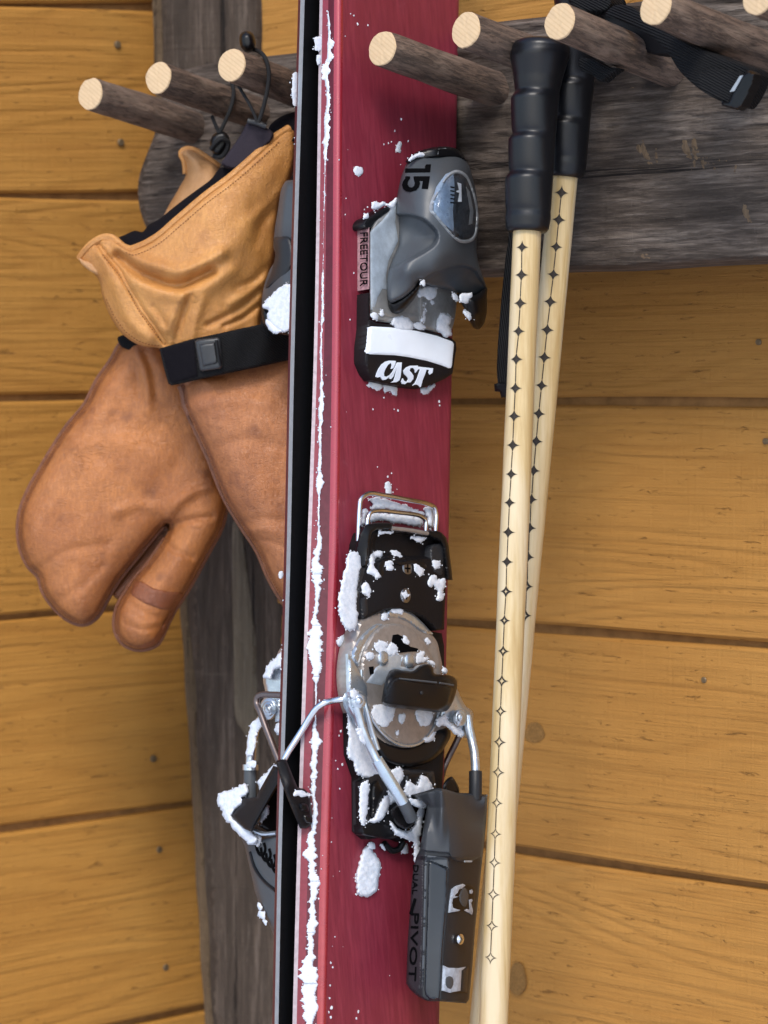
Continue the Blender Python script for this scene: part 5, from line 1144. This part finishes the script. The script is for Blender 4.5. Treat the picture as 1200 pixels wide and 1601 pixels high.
# strap and buckle
s_ol = [(249, 545), (254, 543.5), (280, 536), (302, 529.5), (340, 522), (375, 514), (409, 507), (450, 500), (480, 500), (480, 560), (448, 563.5), (405, 573), (363, 582), (315, 592), (285, 599), (268, 602.5), (263, 600), (255, 572)]
shf = tps([(250, 545, .021), (265, 600, .022), (300, 530, .034), (310, 592, .034), (350, 520, .038), (365, 582, .038), (410, 507, .034), (410, 572, .034), (480, 500, .018), (480, 560, .018)])
s_h = lambda x, y: shf(x, y) + .0006 * np.sin(x * .12 + y * .05)
strap = relief('wrist_strap', M_WEB, fA, s_ol, s_h, 2.6, smooth=False, rnd=.0015, rpx=3, back=lambda x, y: shf(x, y) - .010, parent=gA, ang=50)
stitches(fA, [(255, 550), (260, 570), (268, 596)], s_h, strap, 5, 3)
relief('velcro_end', M_LINER, fA, [(252, 546), (303, 532), (309, 588), (270, 599), (265, 595)], lambda x, y: s_h(x, y) + .0014, 2.6, smooth=False, rnd=.0008, rpx=2.5, back=lambda x, y: s_h(x, y) - .002, parent=strap)
bkf = [(304, 534), (309, 531), (340, 527.5), (344, 530), (348, 572), (345, 576), (316, 581), (312, 578)]
buckle = relief('buckle', M_BUCKLE, fA, bkf, lambda x, y: s_h(x, y) + .0042, 2.2, smooth=False, rnd=.0016, rpx=4, back=lambda x, y: s_h(x, y) - .002, parent=strap, ang=50)
relief('buckle_plate', M_BUCKLE, fA, [(311, 539), (336, 535), (340, 568), (317, 573)], lambda x, y: s_h(x, y) + .0058, 2.2, smooth=False, rnd=.0012, rpx=3, back=lambda x, y: s_h(x, y), parent=buckle, ang=50)
tube('buckle_bar', M_BLACK, tpath(fA, [(338, 532, .0452), (341, 552, .0455), (344.5, 572, .0452)], 4), .0011, buckle, 8)
# lining, hang tab, cords
lt = tps([(186, 378, .012), (216, 372, .020), (256, 350, .024), (300, 315, .026), (350, 270, .026), (400, 225, .022), (450, 195, .012), (256, 338, .016), (300, 300, .018), (350, 250, .018)])
relief('lining', M_LINER, fA, [(183, 374), (196, 367), (212, 361), (222, 363), (232, 352), (250, 342), (262, 332), (282, 316), (305, 299), (330, 280), (346, 262), (356, 262), (368, 248), (380, 240), (398, 236), (410, 225), (422, 196), (440, 182), (470, 176), (470, 215), (450, 226), (400, 262), (340, 312), (280, 360), (240, 390), (205, 398), (190, 390)],
       lambda x, y: lt(x, y) + .0008 * wr3(x, y) - .013, 2.6, rnd=.004, rpx=7, back=-.018, parent=gA, ang=180)
tab = relief('hang_tab', M_TAB, fA, [(388, 192), (400, 194), (418, 201), (427, 208), (424, 219), (408, 234), (390, 250), (370, 264), (352, 261), (346, 256), (352, 246), (366, 226), (378, 208)],
       lambda x, y: .024 + .004 * smooth01((x - 350) / 60), 2.6, rnd=.002, rpx=4, back=.004, parent=gA, ang=50)
tube('tab_bar', M_BUCKLE, tpath(fA, [(387, 189, .030), (400, 192, .030), (416, 198, .030)], 4), .0020, tab, 10)
fC = fcam(380, 120, 1.564)
fhang = fC
tube('cord', M_CORD, tpath(fC, [(395, 78, -.012), (403, 80, -.006), (411, 86, .0), (417, 98, .002), (420, 114, .002), (418, 138, .002), (413, 162, .002), (408, 180, .002), (404, 192, .002)]), .0014, gA, 8)
tube('cord', M_CORD, tpath(fC, [(369, 128, -.006), (377, 142, -.002), (388, 160, .002), (396, 176, .002), (402, 191, .002)]), .0011, gA, 8)
relief('cord_toggle', M_BLACK, fC, [(374, 62), (376, 53), (384, 49), (393, 51), (398, 60), (398, 72), (392, 80), (383, 80), (376, 73)], .004, 2.5, rnd=.008, rpx=10, back=-.010, parent=gA, ang=180)
fC2 = fcam(345, 190, 1.640)
tube('cord', M_CORD, tpath(fC2, [(362, 128, -.004), (365, 142, -.002), (364, 156, .0), (358, 176, .002), (350, 194, .002), (342, 210, .002)]), .0014, gB, 8)
tube('cord', M_CORD, tpath(fC2, [(331, 182, .0), (335, 192, .002), (341, 206, .002), (344, 214, .003)]), .0013, gB, 8)
relief('cord_lock', M_BLACK, fC2, [(333, 211), (342, 206), (352, 207), (357, 213), (356, 226), (350, 236), (342, 244), (333, 240), (328, 228), (329, 219)], .006, 2.5, rnd=.005, rpx=7, back=-.008, parent=gB, ang=180)
tube('cord', M_CORD, tpath(fC2, [(330, 234, .006), (337, 224, .009), (347, 217, .010), (356, 222, .008), (354, 236, .005), (344, 246, .003), (334, 244, .0)], 2.5), .0017, gB, 8)

# ------------------------------------------------------------------ snow caught on the skis (one mass per ski)
def snow_patch(out, fr, poly, h0, thick, seed, step=2.0, rough=.9, raw=False):
    rng = np.random.default_rng(seed)
    D = np.asarray(poly, float) if raw else crom(poly, 1.5); n = len(D)
    nz = rng.normal(size=(n, 2)); nz = (nz + np.roll(nz, 1, 0) + np.roll(nz, 2, 0)) * .45; D = D + nz * rough
    if not raw:
        D0 = D; t_ = np.roll(D, -1, 0) - np.roll(D, 1, 0); n_ = np.stack([-t_[:, 1], t_[:, 0]], -1); n_ /= np.linalg.norm(n_, axis=1)[:, None] + 1e-9
        sg = np.sign(((D[:, 0] * np.roll(D[:, 1], -1) - np.roll(D[:, 0], -1) * D[:, 1])).sum()); D = D - n_ * sg * .9
    try: V, Fc = fill2d(D, step)
    except Exception: return
    if not len(Fc): return
    d = seg_dist(V[:, 0], V[:, 1], D, True); g1, g2 = sines(seed + 900, 9, 12), sines(seed + 901, 4, 14)
    hh = h0(V[:, 0], V[:, 1]) if callable(h0) else np.full(len(V), float(h0))
    lump = .5 * thick * (1 - np.exp(-d / 1.4)) * (.92 + .08 * g1(V[:, 0], V[:, 1])) + .00007 * g2(V[:, 0], V[:, 1]) * smooth01(d / 3)
    A = fr.at(V[:, 0], V[:, 1], hh + lump + .0003); B = fr.at(V[:, 0], V[:, 1], hh - .001); m = len(V)
    out.append((np.r_[A, B], [tuple(f) for f in Fc] + [(b, a, m + a, m + b) for a, b in boundary_edges(Fc)]))
    k_ = int(len(D) * (.12 if raw else .35)); cen = D.mean(0)
    for j in rng.integers(0, len(D), k_):
        o_ = rng.normal(size=2); o_ /= np.hypot(*o_) + 1e-6; p_ = D[j] + o_ * rng.exponential(1.6)
        hz = float(h0(np.array(p_[0]), np.array(p_[1]))) if callable(h0) else float(h0)
        speck(out, fr, float(p_[0]), float(p_[1]), hz + .0002, rng.uniform(.00014, .00055), int(rng.integers(1e6)))
def speck(out, fr, x, y, h, r, seed):
    rng = np.random.default_rng(seed); k = 7
    c = fr.v(x, y, h); u, v, n = Vector(W0), Vector(V0), Vector(fr.N); vs = []
    for z, s in ((-.0003, 1.0), (.35 * r, .75)):
        for i in range(k):
            a = 6.283 * i / k; q = r * s * rng.uniform(.6, 1.3); vs.append(c + u * math.cos(a) * q + v * math.sin(a) * q * 1.3 + n * z)
    f_ = [(i, (i + 1) % k, k + (i + 1) % k, k + i) for i in range(k)] + [tuple(k + i for i in range(k))]
    out.append((vs, f_))
S1 = []
sw = [(18, 513, 1.2), (40, 514, 2.2), (62, 513, 3.5), (66, 512.5, 5.5), (90, 512, 6), (120, 511.5, 6), (150, 511, 5.5), (180, 510.5, 4.5), (215, 510, 4.5), (240, 509, 3), (258, 508, .8), (300, 507, .7), (330, 506, 1.2), (380, 505, 1.0), (430, 504, 1.6), (480, 503, 2.0), (520, 502.5, 2.6), (570, 502, 2.4), (610, 501.5, 3.2), (640, 501, 2.6), (680, 500.5, 1.8), (715, 500, 2), (738, 499.5, 3), (750, 499, 5.2), (762, 498.5, 3.6), (775, 498.5, 1.0), (800, 498, .9), (818, 498, 1.6), (835, 497, 4), (860, 496, 8), (880, 494, 9), (905, 493, 9), (930, 493.5, 5), (960, 493, 5), (985, 492.5, 7.5), (1008, 492, 8.5), (1022, 493, 8), (1034, 495, 5), (1060, 494.5, 4.5), (1072, 494, 1.4), (1095, 493.5, 1.0), (1120, 493, 2), (1140, 492, 5), (1160, 491.5, 6), (1178, 491.5, 3), (1200, 491.5, 4.5), (1225, 491, 4), (1260, 490.5, 4), (1290, 490, 4), (1318, 489, 6), (1340, 487.5, 9), (1370, 487, 8.5), (1400, 486.5, 7), (1440, 486.5, 6.5), (1480, 486, 6), (1496, 484, 9), (1510, 482, 10.5), (1535, 483, 8.5), (1560, 484, 8.5), (1580, 485, 10), (1600, 482, 7), (1640, 482, 7)]
sy = np.array([p[0] for p in sw]); sx = np.array([p[1] for p in sw]); sh = np.array([p[2] for p in sw])
rg = np.random.default_rng(5); yy = np.arange(18, 1640, 1.6)
slow0 = rg.normal(size=len(yy)); jt = rg.normal(size=(2, len(yy))); jt = .75 * sum(np.roll(jt, k_, 1) for k_ in range(-2, 3)) / 2.2 + .45 * jt
slow = sum(np.roll(slow0, k_) for k_ in range(-9, 10)) / 4.4
slow1 = rg.normal(size=len(yy)); slow2 = sum(np.roll(slow1, k_) for k_ in range(-9, 10)) / 4.4
hl = lambda x, y: np.interp(np.asarray(x), [-1, 1], [0, 0]) + (-.0032 - np.clip((xSH(y) - x) / np.maximum(xSH(y) - xLE(y), 1), 0, 1.6) * .0052)
for a in range(0, len(yy) - 1, 50):
    b = min(a + 51, len(yy)); s = slice(a, b); w_ = np.interp(yy[s], sy, sh) * .88
    c_ = np.interp(yy[s], sy, sx)
    poly = np.r_[np.c_[c_ - np.maximum(w_ * np.clip(1 + .5 * slow[s], .15, 1.5) * (1 + .2 * jt[0, s]), .3), yy[s]], np.c_[c_ + np.maximum(w_ * np.clip(.95 + .5 * slow2[s], .15, 1.5) * (1 + .2 * jt[1, s]), .3), yy[s]][::-1]]
    snow_patch(S1, fs, poly, hl, .0014, 200 + a, 1.8, .0, True)
Z4 = lambda q: [(540 + x / 6.667, 760 + y / 6.667) for x, y in q]
Z2 = lambda q: [(540 + x / 5.217, 300 + y / 5.217) for x, y in q]
hb0 = lambda x, y: bhh(x, y) + .0002
P = [([(548, 863), (541, 885), (533, 915), (530, 945), (534, 970), (545, 985), (555, 980), (558, 962), (557, 930), (560, 900), (563, 885), (557, 864)], .0125, .003),
     ([(545, 1112), (545, 1140), (546, 1185), (553, 1190), (557, 1208), (575, 1216), (597, 1224), (604, 1214), (590, 1192), (577, 1170), (564, 1140), (553, 1120)], .0085, .003),
     ([(574, 1323), (563, 1345), (557, 1380), (559, 1397), (572, 1402), (585, 1395), (592, 1370), (594, 1350), (584, 1334)], .0, .006),
     ([(632, 1240), (640, 1222), (650, 1230), (660, 1212), (672, 1222), (676, 1234), (656, 1241), (640, 1247)], .013, .004),
     ([(566, 1225), (573, 1221), (574, 1262), (568, 1290), (564, 1285)], .0132, .002), ([(584, 1280), (598, 1250), (604, 1244), (608, 1256), (600, 1275), (588, 1285), (577, 1283)], .0125, .003),
     ([(608, 1208), (626, 1202), (630, 1212), (620, 1226), (612, 1222)], .011, .003), ([(608, 1236), (614, 1230), (618, 1246), (611, 1256)], .011, .002),
     ([(610, 1284), (622, 1297), (640, 1301), (650, 1288), (655, 1264), (664, 1252), (660, 1282), (655, 1310), (657, 1340), (651, 1351), (647, 1335), (648, 1318), (632, 1310), (615, 1300)], .014, .004),
     ([(640, 1248), (652, 1250), (662, 1246), (668, 1256), (660, 1262), (650, 1260), (642, 1256)], .022, .003), ([(577, 1318), (584, 1318), (584, 1326), (577, 1327)], .003, .003), ([(596, 1320), (603, 1320), (602, 1328), (597, 1326)], .003, .003), ([(626, 1324), (634, 1320), (636, 1330), (630, 1334)], .003, .003)]
for q, h0, t in ([([(290, 345), (400, 350), (385, 380), (440, 345), (470, 380), (465, 425), (420, 440), (380, 415), (330, 420), (300, 390)], .0146, .0012), ([(222, 440), (245, 420), (275, 430), (280, 455), (250, 475), (225, 465)], .0143, .001), ([(640, 430), (690, 420), (680, 455), (720, 460), (690, 490), (640, 500)], .0146, .001),
                  ([(300, 850), (450, 880), (440, 930), (410, 990), (370, 1020), (310, 990), (270, 920), (275, 880)], .0143, .0012), ([(630, 900), (755, 905), (750, 960), (720, 1005), (690, 1010), (650, 985), (630, 940)], .0143, .0012), ([(500, 920), (530, 925), (525, 980), (505, 990)], .0143, .0008), ([(460, 1070), (480, 1060), (485, 1080), (465, 1085)], .0143, .0005),
                  ([(680, 1130), (740, 1090), (780, 1075), (775, 1110), (720, 1145)], .0135, .003), ([(345, 110), (400, 105), (385, 145), (355, 150)], .0118, .0015), ([(430, 70), (520, 70), (515, 90), (450, 90)], .0130, .001), ([(705, 300), (740, 320), (735, 345), (710, 330)], .0118, .001), ([(720, 490), (770, 495), (780, 520), (740, 510)], .0143, .002), ([(540, 280), (560, 310), (560, 350), (530, 330)], .0147, .001),
                  ([(100, 730), (140, 735), (150, 780), (120, 800), (95, 770)], .0205, .002), ([(800, 960), (860, 930), (900, 1000), (1000, 1040), (1020, 1090), (960, 1090), (880, 1020), (800, 1010)], .018, .003), ([(150, 1040), (190, 1030), (200, 1080), (240, 1160), (210, 1170), (170, 1110)], .021, .002), ([(845, 535), (870, 550), (870, 590), (845, 580)], .014, .003)]):
    P.append((Z5(q), h0, t))
for q, h0, t in ([([(250, 140), (330, 125), (450, 150), (560, 190), (640, 210), (700, 235), (770, 255), (820, 290), (780, 292), (700, 270), (560, 245), (420, 228), (330, 228), (270, 235), (285, 190)], .001, .0035), ([(260, 290), (360, 290), (560, 300), (800, 350), (790, 405), (700, 405), (500, 375), (360, 350), (270, 372)], .002, .005), ([(830, 220), (910, 230), (915, 330), (890, 430), (850, 400), (860, 330), (840, 290)], .001, .004), ([(190, 250), (230, 250), (212, 330), (205, 400), (172, 410), (176, 330)], .001, .004),
                  ([(340, 680), (380, 690), (370, 720), (300, 750), (290, 830), (330, 880), (355, 930), (330, 960), (280, 920), (225, 900), (245, 830), (262, 740), (300, 690)], hb0, .0018), ([(420, 780), (510, 775), (480, 810), (490, 860), (440, 870), (415, 830)], hb0, .0015), ([(720, 810), (790, 835), (805, 920), (770, 925), (725, 870)], hb0, .0015), ([(870, 990), (890, 940), (930, 930), (960, 990), (1010, 960), (1030, 1010), (1010, 1100), (1000, 1190), (955, 1190), (965, 1090), (920, 1030), (880, 1050)], hb0, .0022), ([(680, 530), (730, 525), (840, 545), (770, 580), (720, 560)], .015, .002), ([(905, 790), (960, 780), (990, 830), (940, 860)], hb0, .0015), ([(200, 1010), (260, 1090), (250, 1140), (170, 1110), (180, 1030)], hb0, .0018), ([(470, 680), (560, 690), (590, 725), (500, 715)], hb0, .0012), ([(345, 470), (400, 475), (490, 485), (420, 498), (350, 495)], .0155, .0015), ([(585, 1115), (615, 1120), (625, 1090), (640, 1125), (665, 1130), (640, 1150), (620, 1175), (605, 1145)], .0166, .0006), ([(60, 1160), (130, 1150), (150, 1200), (90, 1220)], .004, .006)]):
    P.append((Z4(q), h0, t))
for q, h0, t in ([([(215, 100), (290, 88), (350, 100), (415, 55), (420, 80), (370, 140), (330, 110), (250, 145), (215, 135)], .009, .003), ([(380, 1050), (430, 1020), (520, 1040), (550, 1070), (550, 1118), (390, 1102)], .0098, .0035), ([(600, 800), (740, 780), (720, 870), (680, 880), (645, 850), (640, 1060), (612, 1060), (620, 870), (590, 850)], .0098, .002), ([(740, 1110), (750, 1060), (790, 990), (830, 1000), (855, 1050), (840, 1090), (860, 1150), (830, 1185), (740, 1120)], .0098, .004),
                  ([(275, 980), (300, 965), (310, 1000), (285, 1010)], .0098, .0015), ([(210, 990), (255, 1000), (250, 1040), (225, 1040)], .0098, .002), ([(560, 1080), (600, 1070), (650, 1112), (570, 1112)], .0098, .002), ([(930, 850), (1030, 845), (1010, 880), (980, 910), (945, 900)], .0335, .002), ([(960, 970), (1000, 975), (1025, 1020), (1010, 1045), (980, 1010)], .030, .002), ([(870, 835), (920, 865), (920, 885), (880, 870)], .028, .0015), ([(150, 190), (185, 175), (185, 210), (155, 215)], .009, .002), ([(620, 725), (645, 730), (640, 765), (622, 755)], .0345, .001), ([(700, 895), (720, 905), (705, 920)], .0098, .0008)]):
    P.append((Z2(q), h0, t))
for q, h0, t in ([([(220, 780), (240, 740), (300, 740), (350, 760), (360, 790), (320, 820), (270, 800)], 0, .0018), ([(380, 770), (480, 778), (510, 850), (485, 870), (440, 835), (380, 830)], 0, .0012), ([(745, 820), (800, 805), (880, 765), (850, 820), (790, 855), (755, 850)], 0, .002), ([(165, 650), (190, 655), (190, 685), (168, 675)], 0, .001), ([(210, 700), (225, 690), (228, 715)], 0, .001)]):
    P.append((Z(q), h0, t))
P.append((Q([(325, 208), (360, 170), (400, 148), (460, 134), (530, 146), (510, 158), (460, 165), (400, 186)]), .0255, .002))
P.append(([(553, 266), (558, 262), (566, 263), (565, 271), (558, 274)], 0, .0012)); P.append(([(619, 236), (621, 226), (626, 222), (626, 230), (624, 238)], 0, .001)); P.append(([(604, 767), (602, 758), (606, 754), (610, 760), (610, 772), (606, 773)], 0, .001)); P.append(([(529, 1000), (535, 994), (541, 998), (538, 1008), (530, 1010)], 0, .003)); P.append(([(458, 1243), (464, 1236), (476, 1238), (484, 1242), (470, 1244)], .004, .0015))
P.append(([(494, 59), (501, 58), (501, 77), (494, 78)], -.0128, .0006)); P.append(([(496, 88), (500, 87), (500, 101), (497, 100)], -.0128, .0006))
for i, (q, h0, t) in enumerate(P): snow_patch(S1, fs, q, h0, t, 1000 + i)
sp = [(553, 25, 1.4), (559, 38, 1.8), (575, 40, 1.2), (548, 22, .9), (600, 226, 1.2), (612, 222, 1), (617, 205, 1.2), (627, 187, 1.6), (638, 221, 1.3), (607, 224, 1.2), (686, 628, 2), (687, 634, 1.4), (606, 745, 1.6), (612, 740, 1.2), (590, 730, 1), (583, 640, 1.2), (600, 622, 1.2), (622, 642, 1.6), (616, 640, 1), (560, 845, 1.6), (553, 846, 1.1), (536, 1060, 1.6), (541, 1066, 1.2), (533, 1143, 1.8), (530, 1150, 1.2), (560, 1581, 1.8), (557, 1592, 1.6), (517, 1505, 1.6), (518, 1575, 2.6), (516, 1540, 1.4), (517, 1590, 1.8), (520, 1512, 1.3), (515, 1560, 1.5), (514, 1582, 1.4), (531, 1233, 1.2), (528, 1202, 1.3), (535, 1195, 1.6), (551, 1270, 1.5), (547, 500, 1.2), (553, 427, 1.2), (530, 250, 1)]
for i, (x, y, r) in enumerate(sp): speck(S1, fs, x, y, .0002, r * .00042, 3000 + i)
rr_ = random.Random(77)
for i in range(36):
    y = rr_.uniform(0, 1600); x = rr_.choice([rr_.gauss(float(xTL(y)) + 4, 5), rr_.gauss(float(xTL(y)) - 14, 4), rr_.uniform(float(xTL(y)), float(xTR(y)))])
    if x > float(xSH(y)): speck(S1, fs, x, y, .0002 if x > float(xTL(y)) else -.0012, rr_.uniform(.00014, .0004), 4000 + i)
sn = join('snow', S1, M_SNOW, None, True, 60); sn['kind'] = 'stuff'; sn['category'] = 'snow'
sn['label'] = 'crusted white snow caked on the front red ski and its binding'
S2 = []
P2 = [([(452, 445), (440, 448), (430, 456), (418, 470), (411, 479), (420, 485), (418, 496), (426, 509), (446, 519), (460, 500), (460, 450)], .006, .003),
      ([(339, 1247), (344, 1240), (352, 1238), (370, 1232), (382, 1225), (387, 1240), (378, 1247), (378, 1256), (368, 1265), (362, 1275), (378, 1291), (395, 1302), (402, 1315), (394, 1320), (378, 1307), (362, 1290), (350, 1276), (346, 1264), (341, 1258)], .010, .006),
      ([(440, 1020), (428, 1031), (418, 1043), (413, 1058), (420, 1062), (430, 1046), (441, 1042)], .003, .004), ([(395, 1128), (404, 1124), (408, 1134), (400, 1146), (398, 1165), (391, 1181), (386, 1180), (387, 1160), (391, 1140)], .008, .002),
      ([(388, 1192), (398, 1191), (398, 1197), (387, 1198)], .010, .001), ([(404, 1412), (408, 1416), (406, 1424), (403, 1420)], .006, .002), ([(405, 1424), (412, 1426), (412, 1436), (406, 1434)], .007, .002), ([(411, 1438), (416, 1440), (415, 1446)], .008, .001), ([(404, 1222), (418, 1208), (430, 1196), (436, 1200), (420, 1226), (408, 1236)], .004, .003), ([(430, 1135), (438, 1130), (440, 1144), (434, 1148)], .004, .003), ([(386, 1298), (396, 1300), (408, 1310), (404, 1322), (394, 1316)], .006, .003), ([(416, 500), (430, 512), (440, 518), (430, 521), (420, 514)], .007, .002),
      ([(411, 1265), (418, 1258), (416, 1275), (408, 1285)], .004, .003)]
for i, (q, h0, t) in enumerate(P2): snow_patch(S2, fl2, q, h0, t, 2000 + i)
for i, q in enumerate([[(459, 116), (463, 114), (464, 140), (462, 165), (459, 164)], [(437, 895), (440, 893), (441, 902), (438, 904)]]): snow_patch(S2, fs, q, -.0275, .0006, 2100 + i, rough=.4)
for i in range(9):
    y_ = rr_.choice([rr_.uniform(20, 340), rr_.uniform(200, 260), rr_.uniform(900, 1100)]); speck(S2, fs, float(xD(y_)) + .5, y_, -.0275, rr_.uniform(.0002, .0006), 5000 + i)
sn2 = join('snow', S2, M_SNOW, None, True, 60); sn2['kind'] = 'stuff'; sn2['category'] = 'snow'
sn2['label'] = 'clumps of snow stuck to the binding of the back ski, left of its grey edge'
# snow grain on the mitten tip
